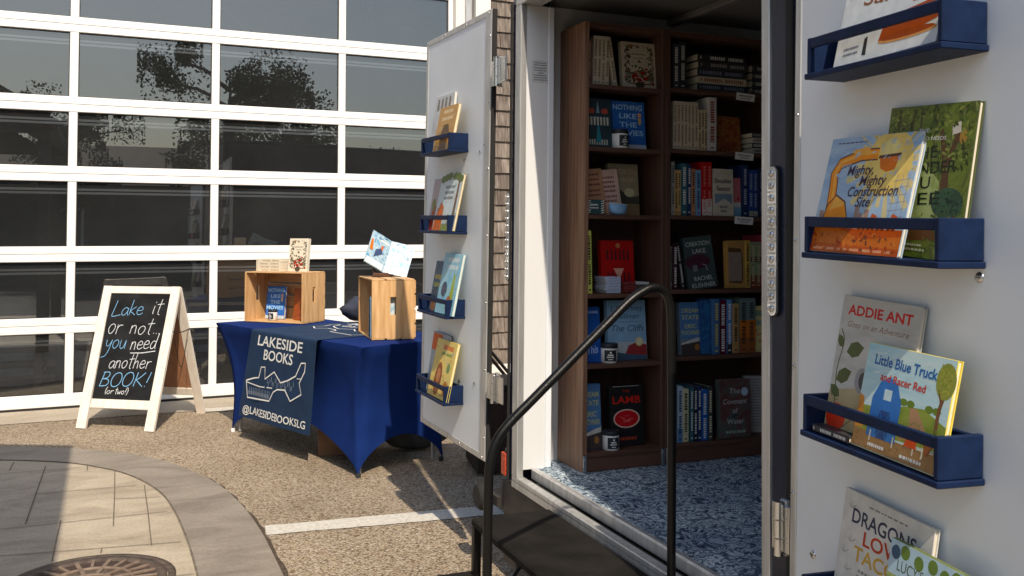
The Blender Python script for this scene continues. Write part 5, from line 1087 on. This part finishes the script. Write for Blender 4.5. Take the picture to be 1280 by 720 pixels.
def art_site(a, w, h):
    org = ink(.74, .30, .07); orl = ink(.80, .44, .16); dk = ink(.10, .045, .03); bl = grad_sky('print_blue_sky', [(.25, .36, .52), (.36, .47, .60), (.44, .53, .62)])
    a.rect(-w/2+.001, .001, w/2-.001, h-.001, bl); cx, cz = w*.20, h*.76
    rays = []; fs = []
    for i in range(26):
        t = 2*math.pi*i/26; t2 = t+.13; R = w*(.34 if i % 2 else .44); o = len(rays); rays += [(cx, cz), (cx+R*math.cos(t), cz+R*math.sin(t)), (cx+R*math.cos(t2), cz+R*math.sin(t2))]; fs.append((o, o+1, o+2))
    cl = lambda p: (max(-w*.497, min(w*.497, p[0])), max(h*.003, min(h*.997, p[1])))
    a.put([cl(p) for p in rays], fs, ink(.62, .54, .32)); a.poly([cl((cx+w*.25*math.cos(i*.26), cz+w*.25*math.sin(i*.26))) for i in range(24)], ink(.72, .56, .24)); a.poly([cl((cx+w*.17*math.cos(i*.26), cz+w*.17*math.sin(i*.26))) for i in range(24)], ink(.78, .62, .27))
    for x, z0, z1 in ((-.46, .26, .36), (-.40, .26, .42), (-.34, .26, .38), (-.05, .26, .40), (-.01, .26, .34), (.06, .26, .37)): a.rect(w*x, h*z0, w*(x+.05), h*z1, ink(.34, .24, .20))
    for k in range(6): a.line([(w*.30, h*(.30+.06*k)), (w*.46, h*(.32+.06*k))], .0012, ink(.28, .30, .34))
    for x in (.32, .38, .44): a.line([(w*x, h*.28), (w*(x+.01), h*.66)], .0012, ink(.28, .30, .34))
    a.disc(w*.20, h*.86, w*.095, h*.10, ink(.76, .66, .34)); a.poly([(w*.10, h*.805), (w*.31, h*.815), (w*.28, h*.70), (w*.20, h*.68), (w*.13, h*.71)], ink(.62, .20, .07)); a.poly([(w*.09, h*.795), (w*.32, h*.81), (w*.32, h*.835), (w*.09, h*.82)], dk)
    for p, wd in (([(-.33, .22), (-.36, .56), (-.38, .68), (-.33, .77), (-.10, .835), (.08, .835)], .026), ): a.line([(x*w, z*h) for x, z in p], wd, dk); a.line([(x*w, z*h) for x, z in p], wd*.78, org); a.line([(x*w+.002, z*h+.003) for x, z in p], wd*.25, orl)
    a.poly([(-w*.20, h*.845), (-w*.02, h*.86), (-w*.02, h*.90), (-w*.20, h*.885)], orl); a.poly([(-w*.44, h*.20), (-w*.14, h*.20), (-w*.12, h*.30), (-w*.18, h*.44), (-w*.30, h*.50), (-w*.38, h*.42)], dk); a.poly([(-w*.43, h*.21), (-w*.15, h*.21), (-w*.13, h*.30), (-w*.19, h*.43), (-w*.30, h*.485), (-w*.37, h*.41)], org); a.poly([(-w*.36, h*.36), (-w*.20, h*.40), (-w*.19, h*.43), (-w*.30, h*.485)], orl)
    a.rect(-w*.497, h*.003, w*.497, h*.21, ink(.40, .10, .04)); a.poly([(-w*.497, h*.21), (-w*.2, h*.21), (w*.1, h*.12), (w*.497, h*.16), (w*.497, h*.06), (-w*.497, h*.08)], ink(.48, .16, .06)); a.marks(0, h*.022, w*.88, h*.022, ink(.6, .3, .2), seed=2)
    for i, x in enumerate((.02, .12, .22, .33)): a.poly([(w*x, h*.21), (w*(x+.09), h*.21), (w*(x+.085), h*(.29+.03*(i % 2))), (w*(x+.03), h*(.31+.03*(i % 2)))], ink(.46, .12, .05)); a.disc(w*(x+.02), h*.215, w*.016, h*.016, dk, 8); a.disc(w*(x+.07), h*.215, w*.016, h*.016, dk, 8)
    a.scatter(70, -w*.49, h*.62, w*.49, h*.99, w*.01, w*.03, (ink(.34, .45, .58), ink(.48, .56, .62)), 4, 4, .5); a.scatter(60, -w*.49, h*.01, w*.49, h*.20, w*.01, w*.03, (ink(.30, .06, .03), ink(.55, .20, .08), ink(.14, .05, .03)), 5)
    a.scatter(26, -w*.04, h*.22, w*.46, h*.31, w*.008, w*.022, (dk, ink(.52, .16, .06), ink(.60, .52, .40)), 6)
    tk = ink(.05, .035, .06)
    for t, x, z, f in (('Mighty,', -.08, .665, .29), ('Mighty', .08, .575, .29), ('Construction', .10, .485, .54), ('Site', .02, .395, .16)): a.text(t, w*x, h*z, h*.118, tk, w*f, shear=.22, bold=.011, rot=.02)
    a.marks(-w*.24, h*.945, w*.34, h*.01, ink(.1, .1, .2), seed=5)
on_door(DR, 1, 'blue picture book with orange crane arm and yellow sunburst on the right door', .187, .452, .951, .243, .086, .028, .011, ink(.42, .50, .58), art_site, .01, .03)
def art_wood(a, w, h):
    fo = printed('print_forest', [(.025, .035, .012), (.08, .115, .03), (.15, .19, .05), (.055, .07, .02), (.26, .29, .12)], 26); a.rect(-w/2+.001, .001, w/2-.001, h-.001, fo); lg = ink(.34, .40, .22)
    for x, d in ((-.40, .03), (-.22, .02), (-.12, .015), (.05, .02)): a.poly([(w*x, h*.3), (w*(x+d), h*.3), (w*(x+d*1.6), h*.98), (w*(x+d*.4), h*.98)], ink(.07, .065, .03))
    a.poly([(-w*.3, h*.28), (w*.25, h*.22), (w*.18, h*.50), (-.0*w, h*.62), (-w*.22, h*.52)], printed('print_glade', [(.26, .31, .10), (.40, .45, .22), (.18, .24, .07)], 20)); a.poly([(-w*.49, h*.10), (w*.3, h*.12), (w*.2, h*.26), (-w*.2, h*.24), (-w*.49, h*.30)], ink(.12, .06, .03))
    a.poly([(w*.20, h*.36), (w*.30, h*.36), (w*.27, h*.60), (w*.36, h*.80), (w*.31, h*.82), (w*.24, h*.66), (w*.16, h*.84), (w*.12, h*.82), (w*.20, h*.60)], ink(.09, .05, .03)); a.disc(w*.3, h*.36, w*.17, h*.10, printed('print_bush', [(.02, .05, .03), (.05, .10, .05)], 40)); a.poly([(w*.26, h*.79), (w*.35, h*.81), (w*.34, h*.88), (w*.25, h*.86)], ink(.60, .56, .50)); a.disc(w*.38, h*.78, w*.04, h*.05, ink(.36, .22, .08), 10)
    a.scatter(300, -w*.49, h*.55, w*.49, h*.99, w*.012, w*.035, (ink(.06, .09, .025), ink(.14, .19, .05), ink(.035, .05, .015), ink(.24, .27, .10)), 7); a.scatter(120, -w*.49, h*.01, w*.49, h*.30, w*.012, w*.03, (ink(.10, .06, .03), ink(.06, .10, .03), ink(.17, .17, .06)), 8); a.scatter(50, w*.14, h*.27, w*.47, h*.45, w*.012, w*.03, (ink(.05, .11, .06), ink(.02, .045, .03)), 9)
    dk = ink(.012, .018, .01); a.text('THE', -w*.06, h*.815, h*.04, INK_W, w*.12); a.text('WORLD NEEDS', -w*.0, h*.765, h*.035, INK_W, w*.40)
    for t, x, z, f, ro in (('THE', -.04, .645, .34, .05), ('WONDER', .0, .545, .70, .05), ('YOU', -.10, .445, .38, .05), ('SEE', .03, .345, .38, .05)): a.text(t, w*x, h*z, h*.112, dk, w*f, bold=.004, rot=ro)
    a.marks(-w*.02, h*.075, w*.22, h*.014, ink(.55, .55, .4), seed=1); a.marks(-w*.02, h*.045, w*.3, h*.014, ink(.55, .55, .4), seed=2)
on_door(DR, 1, 'green forest picture book leaning behind the blue one, second rack of the right door', .333, .560, .951, .285, .045, .012, .012, ink(.09, .11, .05), art_wood, .045)
def art_ant(a, w, h):
    a.rect(-w/2+.001, .001, w/2-.001, h-.001, grad_sky('print_grey_sky', [(.40, .40, .38), (.50, .50, .48), (.58, .57, .54)])); rd = ink(.48, .045, .02); gn = ink(.09, .11, .05)
    a.poly([(-w*.497, .002), (w*.497, .002), (w*.497, h*.36), (w*.1, h*.40), (-w*.497, h*.30)], printed('print_sand', [(.38, .31, .19), (.50, .42, .28)], 18)); a.text('ADDIE ANT', w*.0, h*.865, h*.10, rd, w*.82, bold=.028); a.text('Goes on an Adventure', w*.0, h*.775, h*.062, ink(.20, .11, .08), w*.78, shear=.3)
    a.scatter(90, -w*.49, h*.01, w*.49, h*.33, w*.008, w*.02, (ink(.30, .23, .13), ink(.52, .44, .30), ink(.22, .18, .12)), 3)
    a.line(catmull([(-w*.40, h*.2), (-w*.44, h*.45), (-w*.40, h*.66), (-w*.46, h*.75)]), .003, gn)
    for cx, cz, r_, q_ in ((-.24, .62, .17, .3), (-.44, .66, .10, 2.2), (-.34, .42, .16, .5), (-.42, .30, .12, 2.6)):
        p = [(-.5, 0), (-.2, .30), (.2, .30), (.55, 0), (.2, -.28), (-.2, -.28)]; a.poly([(max(-w*.497, w*cx+w*r_*(x*math.cos(q_)-z*math.sin(q_))*1.3), h*cz+w*r_*(x*math.sin(q_)+z*math.cos(q_))*1.3) for x, z in p], gn)
    a.disc(-w*.36, h*.12, w*.13, h*.10, ink(.55, .07, .03)); a.disc(-w*.40, h*.16, w*.03, h*.02, ink(.68, .25, .18), 8); a.line([(-w*.28, h*.05), (-w*.05, h*.2), (w*.02, h*.5)], .002, ink(.08, .07, .06))
    a.disc(-w*.10, h*.42, w*.08, h*.09, ink(.30, .30, .31)); a.disc(-w*.08, h*.42, w*.05, h*.06, ink(.07, .07, .075)); a.disc(w*.28, h*.64, w*.14, h*.06, ink(.66, .66, .64), 14); a.disc(w*.12, h*.62, w*.10, h*.045, ink(.66, .66, .64), 12); a.line([(w*.2, h*.66), (w*.28, h*.72)], .0018, dk_) if False else None
on_door(DR, 1, 'grey picture book with red title and green leaves on the right door', .206, .440, .579, .285, .062, .016, .011, ink(.48, .48, .46), art_ant, .015)
def art_farm(a, w, h):
    a.rect(-w/2+.001, .001, w/2-.001, h-.001, grad_sky('print_farm_sky', [(.36, .55, .62), (.48, .64, .68), (.62, .70, .68)])); gr = printed('print_meadow', [(.16, .22, .05), (.24, .29, .08), (.33, .33, .11)], 16)
    a.poly([(-w*.497, h*.16), (w*.497, h*.2), (w*.497, h*.42), (w*.25, h*.52), (w*.05, h*.50), (-w*.2, h*.42), (-w*.497, h*.40)], gr); a.poly([(w*.10, h*.50), (w*.18, h*.50), (w*.30, h*.34), (w*.20, h*.2), (w*.02, h*.2), (w*.12, h*.34)], ink(.38, .24, .15))
    for x in (-.05, .02, .10, .30, .38): a.disc(w*x, h*.53, w*.045, h*.035, ink(.14, .20, .05), 9)
    a.line(catmull([(w*.40, h*.34), (w*.40, h*.55), (w*.44, h*.74)]), w*.035, ink(.16, .08, .045)); a.disc(w*.42, h*.80, w*.10, h*.16, printed('print_tree', [(.18, .22, .06), (.32, .33, .10)], 24)); a.line([(w*.405, h*.6), (w*.36, h*.72)], w*.015, ink(.16, .08, .045))
    a.poly([(-w*.497, .002), (w*.497, .002), (w*.497, h*.2), (w*.2, h*.16), (-w*.497, h*.18)], ink(.27, .17, .09)); a.poly([(-w*.497, h*.18), (-w*.40, h*.2), (-w*.44, h*.48), (-w*.497, h*.50)], ink(.55, .26, .10))
    a.scatter(150, -w*.49, h*.19, w*.49, h*.41, w*.008, w*.022, (ink(.20, .26, .07), ink(.13, .18, .04), ink(.34, .33, .12)), 3, 4, 1.2); a.scatter(60, -w*.49, h*.005, w*.49, h*.17, w*.008, w*.02, (ink(.20, .12, .06), ink(.34, .22, .12)), 5); a.scatter(60, w*.33, h*.68, w*.49, h*.95, w*.008, w*.02, (ink(.24, .28, .07), ink(.38, .37, .12)), 6); a.scatter(30, -w*.45, h*.62, w*.3, h*.98, w*.02, w*.05, (ink(.58, .68, .69), ink(.44, .60, .66)), 8, 4, .1)
    bl = ink(.05, .15, .40); bd = ink(.025, .06, .18)     # a plain blue barn stands where the cover shows its hero
    a.poly([(-w*.34, h*.14), (w*.0, h*.14), (w*.0, h*.50), (-w*.07, h*.66), (-w*.17, h*.72), (-w*.27, h*.66), (-w*.34, h*.50)], bl); a.rect(-w*.23, h*.14, -w*.10, h*.40, bd); a.line([(-w*.23, h*.14), (-w*.10, h*.40)], .002, bl); a.line([(-w*.10, h*.14), (-w*.23, h*.40)], .002, bl); a.rect(-w*.21, h*.50, -w*.12, h*.60, ink(.50, .62, .66))
    for x in (-.30, -.03, .2, .3): a.rect(w*x, h*.10, w*(x+.014), h*.2, ink(.6, .58, .5))
    a.line([(w*.12, h*.165), (w*.42, h*.175)], .003, ink(.6, .58, .5)); a.poly([(w*.10, h*.16), (w*.24, h*.16), (w*.23, h*.24), (w*.13, h*.25)], ink(.50, .10, .05)); a.poly([(w*.32, h*.14), (w*.37, h*.14), (w*.42, h*.30), (w*.35, h*.34), (w*.31, h*.26)], ink(.22, .09, .04))
    a.text('Little Blue Truck', -w*.03, h*.80, h*.135, ink(.03, .12, .32), w*.72, bold=.022, rot=-.02); a.text('and Racer Red', -w*.03, h*.665, h*.10, ink(.44, .06, .03), w*.52, bold=.018, rot=-.02); a.marks(-w*.2, h*.05, w*.2, h*.03, INK_W, seed=1); a.marks(w*.2, h*.045, w*.24, h*.03, INK_W, seed=2)
on_door(DR, 1, 'wide picture book with a blue barn, green hills and yellow edge, right door', .325, .567, .580, .203, .086, .045, .012, ink(.74, .62, .20), art_farm, .0, -.03)
bk = book('picture_book', 'small dark book lying flat in the third rack of the right door', TM @ DR @ T((.205, -.045, .580+.008)) @ RY(math.pi/2) @ RZ(math.pi/2), .085, .12, .014, ink(.04, .04, .045), None, spine_marks(INK_W, 7))
def art_tacos(a, w, h):
    nv = ink(.035, .04, .075); rd = ink(.42, .07, .04); go = ink(.55, .36, .12); gy = ink(.22, .23, .22)
    a.text('DRAGONS', -w*.02, h*.765, h*.155, nv, w*.72, bold=.016, rot=-.01); a.text('LOVE', -w*.0, h*.635, h*.15, rd, w*.44, bold=.016); a.text('TACOS', -w*.02, h*.50, h*.155, go, w*.58, bold=.016)
    a.marks(w*.02, h*.925, w*.44, h*.012, gy, seed=2); a.marks(-w*.05, h*.43, w*.36, h*.02, gy, seed=3); a.marks(-w*.02, h*.385, w*.44, h*.02, gy, seed=4)
    for x, z in ((-.40, .87), (-.36, .62), (-.42, .52), (-.36, .40), (.34, .58), (.40, .78)): a.line(catmull([(w*(x-.04), h*(z+.02)), (w*x, h*z), (w*(x+.05), h*(z+.03))]), .0013, gy); a.line([(w*x, h*z), (w*(x-.01), h*(z+.045))], .0013, gy)
    a.poly([(-w*.49, h*.02), (-w*.40, h*.05), (-w*.42, h*.15), (-w*.47, h*.19), (-w*.49, h*.15)], ink(.48, .16, .05)); a.poly([(w*.497, h*.1), (w*.497, h*.26), (w*.40, h*.2)], ink(.3, .42, .2))
on_door(DR, 1, 'white picture book with coloured capital letters, right door lowest rack', .222, .478, .203, .262, .055, .018, .012, ink(.64, .63, .60), art_tacos, .015)
def art_lucy(a, w, h):
    a.rect(-w/2+.001, .001, w/2-.001, h-.001, printed('print_garden', [(.08, .12, .04), (.20, .27, .09), (.36, .40, .22), (.12, .18, .06), (.45, .42, .30)], 24)); a.poly([(-w*.497, h*.72), (w*.497, h*.70), (w*.497, h*.997), (-w*.497, h*.997)], ink(.42, .54, .62))
    a.scatter(220, -w*.49, h*.01, w*.49, h*.74, w*.012, w*.03, (ink(.14, .20, .05), ink(.08, .12, .03), ink(.30, .34, .14), ink(.5, .3, .25)), 3)
    for i, x in enumerate((-.42, -.3, -.12, .05, .2, .33, .44)): a.disc(w*x, h*(.90+.03*(i % 2)), w*.06, h*.06, ink(.13, .19, .06) if i else ink(.05, .09, .14), 11)
    a.text("LUCY'S GARDEN", w*.02, h*.765, h*.13, ink(.07, .09, .04), w*.80)
on_door(DR, 1, 'leafy garden picture book at the right of the right door lowest rack', .402, .602, .203, .222, .085, .05, .012, ink(.20, .24, .12), art_lucy, .02)
# left door
def art_l(bgm, *fs):
    def f(a, w, h):
        a.rect(-w/2+.001, .001, w/2-.001, h-.001, bgm); sd_ = int(w*1e4+h*1e3)
        a.scatter(60, -w*.48, h*.02, w*.48, h*.98, w*.015, w*.05, (ink(.62, .60, .54), ink(.30, .34, .34), ink(.40, .26, .14)) if h > .24 else (ink(.30, .24, .16), ink(.52, .46, .34)), sd_, 3.5, .6)
        for g_ in fs: g_(a, w, h)
        a.scatter(36, -w*.48, h*.02, w*.48, h*.45, w*.012, w*.04, (ink(.50, .20, .08), ink(.16, .20, .08), ink(.10, .09, .10)), sd_+1, 2.5)
    return f
pm = printed
on_door(DL, -1, 'white picture book with grey shapes behind the tan one, left door', .66, .40, 1.360, .285, .04, .014, .012, ink(.66, .68, .70), art_l(ink(.56, .58, .60), lambda a, w, h: [a.poly([(w*(-.4+.2*i), h*.74), (w*(-.28+.2*i), h*.74), (w*(-.27+.2*i), h*.94), (w*(-.36+.2*i), h*.95)], ink(.20, .18, .16)) for i in range(4)]))
on_door(DL, -1, 'tan picture book with a dark brown arch shape, left door highest rack', .51, .265, 1.360, .215, .085, .045, .014, ink(.62, .48, .28), art_l(pm('print_tan', [(.36, .21, .09), (.48, .30, .14), (.40, .24, .10)], 18), lambda a, w, h: a.poly([(-w*.2, 0.002), (w*.2, .002), (w*.24, h*.4), (w*.14, h*.58), (-w*.10, h*.58), (-w*.2, h*.42)], ink(.10, .055, .03)), lambda a, w, h: a.marks(0, h*.84, w*.52, h*.075, ink(.68, .58, .40), seed=1), lambda a, w, h: a.marks(0, h*.68, w*.6, h*.075, ink(.68, .58, .40), seed=4)))
on_door(DL, -1, 'mauve and red picture book half hidden on the second rack of the left door', .655, .50, .984, .255, .055, .018, .012, ink(.35, .30, .30), art_l(pm('print_mauve', [(.36, .30, .34), (.46, .40, .42)], 10), lambda a, w, h: a.poly([(-w*.45, .002), (w*.4, .002), (w*.3, h*.45), (-w*.2, h*.5)], ink(.34, .06, .03)), lambda a, w, h: a.disc(-w*.2, h*.5, w*.16, h*.12, ink(.20, .22, .08))))
on_door(DL, -1, 'pale blue picture book with treetops and an orange shape, left door second rack', .53, .245, .984, .268, .075, .022, .012, ink(.40, .34, .20), art_l(pm('print_mist', [(.50, .58, .62), (.60, .66, .68)], 8), lambda a, w, h: [a.disc(w*x, h*z, w*.12, h*.07, ink(.10, .14, .045), 10) for x, z in ((-.40, .93), (-.26, .96), (.40, .92), (.28, .96), (.14, .97), (-.1, .98))], lambda a, w, h: a.poly([(w*.30, .002), (w*.42, .002), (w*.40, h*.9), (w*.33, h*.9)], ink(.14, .08, .05)), lambda a, w, h: [a.marks(0, h*z, w*.42, h*.05, ink(.12, .12, .14), seed=int(z*100)) for z in (.76, .66, .56)], lambda a, w, h: a.poly([(-w*.49, .002), (-w*.1, .002), (-w*.12, h*.42), (-w*.28, h*.52), (-w*.42, h*.3)], ink(.50, .14, .04)), lambda a, w, h: a.rect(-w*.1, .002, w*.3, h*.12, ink(.22, .26, .10))))
on_door(DL, -1, 'dark blue picture book with yellow lettering on the third rack of the left door', .60, .47, .599, .240, .060, .02, .012, ink(.05, .09, .14), art_l(pm('print_night', [(.03, .05, .09), (.07, .14, .22)], 12), lambda a, w, h: a.marks(0, h*.64, w*.7, h*.09, ink(.50, .40, .12), seed=2), lambda a, w, h: a.marks(0, h*.48, w*.7, h*.09, ink(.46, .46, .16), seed=3), lambda a, w, h: a.disc(-w*.1, h*.12, w*.25, h*.13, ink(.24, .12, .07))))
on_door(DL, -1, 'light blue picture book with a green tree, left door third rack', .47, .235, .599, .285, .075, .022, .012, ink(.45, .62, .68), art_l(pm('print_aqua', [(.20, .42, .56), (.30, .52, .64), (.38, .58, .66)], 9), lambda a, w, h: [a.marks(w*.05, h*z, w*.6, h*.07, ink(.66, .72, .74), seed=int(z*90)) for z in (.86, .74)], lambda a, w, h: a.poly([(w*.12, h*.2), (w*.34, h*.2), (w*.30, h*.62), (w*.22, h*.70)], ink(.34, .42, .10)), lambda a, w, h: a.disc(w*.14, h*.18, w*.13, h*.13, ink(.40, .14, .06)), lambda a, w, h: a.disc(-w*.2, h*.40, w*.15, h*.13, ink(.05, .07, .12))))
on_door(DL, -1, 'orange and grey picture book behind the yellow one, lowest rack of the left door', .63, .405, .207, .285, .055, .018, .012, ink(.28, .30, .34), art_l(pm('print_slate', [(.26, .32, .40), (.36, .40, .46)], 9), lambda a, w, h: a.rect(-w*.49, h*.70, w*.1, h*.98, ink(.56, .14, .035)), lambda a, w, h: a.rect(w*.1, h*.78, w*.4, h*.94, ink(.5, .52, .54)), lambda a, w, h: a.poly([(-w*.45, .002), (w*.4, .002), (w*.2, h*.3), (-w*.3, h*.35)], ink(.20, .12, .10))))
on_door(DL, -1, 'yellow picture book with a brown oval shape, left door lowest rack', .53, .265, .207, .268, .085, .03, .012, ink(.68, .56, .22), art_l(pm('print_yellow', [(.62, .50, .20), (.70, .58, .28)], 6), lambda a, w, h: a.marks(w*.12, h*.84, w*.5, h*.08, ink(.50, .10, .04), seed=1), lambda a, w, h: a.marks(w*.1, h*.74, w*.5, h*.05, ink(.16, .24, .08), seed=2), lambda a, w, h: a.disc(-w*.12, h*.34, w*.21, h*.34, ink(.72, .54, .22)), lambda a, w, h: a.disc(-w*.12, h*.32, w*.17, h*.29, ink(.22, .09, .045)), lambda a, w, h: a.disc(-w*.12, h*.38, w*.09, h*.13, ink(.42, .20, .11)), lambda a, w, h: a.disc(w*.28, h*.55, w*.08, h*.09, ink(.18, .26, .12)), lambda a, w, h: a.disc(w*.28, h*.2, w*.11, h*.13, ink(.40, .18, .07))))

sx_ = thing('dark_gap_box', 'dark brown box added to darken the gap behind the left trailer door', 'box', T((2.36, 5.25, 0)) @ RZ(-.2))  # box added so the gap behind the door reads dark
b = B(); b.box(-.28, .28, -.2, .2, .02, .50, mat('dark_brown_box', (.035, .02, .016), .7, var=.3, scale=10), None, .006); obj('box_body', b, sx_)
b = B(); b.box(-.29, .29, -.21, .21, .5005, .535, mat('dark_box_lid', (.025, .018, .016), .6), None, .006); obj('lid', b, sx_)
fs_ = thing('folding_stand', 'black folding stand with crossed legs behind the added dark box', 'stand', T((2.72, 6.1, 0)) @ RZ(-.4))
for q_ in (-1, 1):
    b = B()
    for y_ in (-.18, .18): b.tube([(-.3*q_, y_+.012*q_, .01), (.3*q_, y_+.012*q_, .74)], .012, black_metal, 8)
    b.tube([(.3*q_, -.18+.012*q_, .74), (.3*q_, .18+.012*q_, .74)], .012, black_metal, 8); obj('crossed_leg', b, fs_)

# ------------------------------------------------------------------ what stands behind the viewer and shows in the panes
pv = thing('garden_pavilion', 'dark gabled pavilion on posts beside the stamped paving, shading its left part', 'pavilion', T((-2.5, 3.3, 0)))
b = B(); x0, x1, y0, y1, ze, zp = -2.0, 1.985, -2.4, 1.13, 2.72, 3.85
xm = 0
b.prism([(x0, ze), (xm, zp), (x1, ze), (x1, ze+.14), (xm, zp+.15), (x0, ze+.14)], y0, y1, roofing); obj('roof', b, pv)
b = B(); b.prism([(x0+.15, ze-.02), (x1-.15, ze-.02), (xm, zp-.06)], y1-.16, y1-.08, siding); b.prism([(x0+.15, ze-.02), (x1-.15, ze-.02), (xm, zp-.06)], y0+.08, y0+.16, siding); obj('gable_wall', b, pv)
for x in (x0+.12, x1-.15):
    for y in (y0+.2, y1-.12):
        b = B(); b.box(x-.07, x+.07, y-.07, y+.07, 0, ze+.05, siding, None, .01); obj('post', b, pv)
def tree(x, y, h, r, seed, label):
    rr = random.Random(seed); t = thing('tree', label, 'tree', T((x, y, 0)), 'trees across the road')
    b = B(); b.tube([(0, 0, 0), (.05, .02, h*.25), (-.03, .05, h*.5), (.04, 0, h*.85)], [r*.09, r*.07, r*.05, r*.015], bark, 10)
    limbs = []
    for i in range(22):
        z = h*rr.uniform(.28, .86); q_ = rr.uniform(0, 6.28); L = r*rr.uniform(.6, 1.05)*(1.15-abs(z/h-.5)); e = Vector((math.cos(q_)*L, math.sin(q_)*L, z+L*rr.uniform(.25, .6))); limbs.append((Vector((0, 0, z)), e))
        b.tube([(0, 0, z), ((e.x)*.5, e.y*.5, (z+e.z)*.5+.05*r), e], [r*.03, r*.02, r*.006], bark, 6)
    obj('trunk', b, t); b = B(); vs = []; fs = []
    for i in range(100):
        a_, e = limbs[i % len(limbs)]; c = a_.lerp(e, rr.uniform(.45, 1.08))+Vector((rr.gauss(0, .12), rr.gauss(0, .12), rr.gauss(0, .12)))*r; cs = r*rr.choice((.05, .07, .09, .12, .15))
        for k in range(230):
            p = c+Vector(tuple(max(-1.4, min(1.4, rr.gauss(0, 1))) for q_ in (0, 1, 2)))*cs; u = Vector((rr.gauss(0, 1), rr.gauss(0, 1), rr.gauss(0, 1))).normalized(); w_ = u.orthogonal().normalized(); s_ = r*rr.uniform(.009, .017); o = len(vs)
            vs += [p-u*s_*1.6, p+w_*s_, p+u*s_*1.6, p-w_*s_]; fs.append((o, o+1, o+2, o+3))
    b.add(vs, fs, foliage_a); obj('crown', b, t)
tree(3.15, -9.5, 6.6, 2.3, 3, 'tall loose tree across the road, reflected in the middle of the garage glass')
tree(-1.35, -12, 5.6, 1.9, 5, 'smaller tree across the road, reflected left of the tall one')
tree(6.5, -12, 4.6, 2.2, 8, 'low bushy tree across the road behind the trailer')
tree(-7.5, -13, 6.0, 2.6, 11, 'bushy tree across the road far to the left')
hs = thing('house', 'long dark gabled house across the road, seen as a reflection in the glass', 'house', T((-4, -16, 0)))
b = B(); b.box(-12, 16, -4, 4, 0, 2.9, siding); obj('wall', b, hs)
b = B(); b.add([(-12.4, 4.4, 2.85), (16.4, 4.4, 2.85), (16.4, 0, 4.3), (-12.4, 0, 4.3), (-12.4, -4.4, 2.85), (16.4, -4.4, 2.85)], [(0, 1, 2, 3), (3, 2, 5, 4), (0, 3, 4), (1, 5, 2)], roofing); obj('roof', b, hs)
for x in (-9, -5.5, -1, 3, 7, 11):
    b = B(); b.box(x-.6, x+.6, 4.001, 4.05, .9, 2.2, trim_paint); w_ = obj('window', b, hs); b = B(); b.box(x-.52, x+.52, 4.051, 4.06, .98, 2.12, gasket); obj('pane', b, w_)
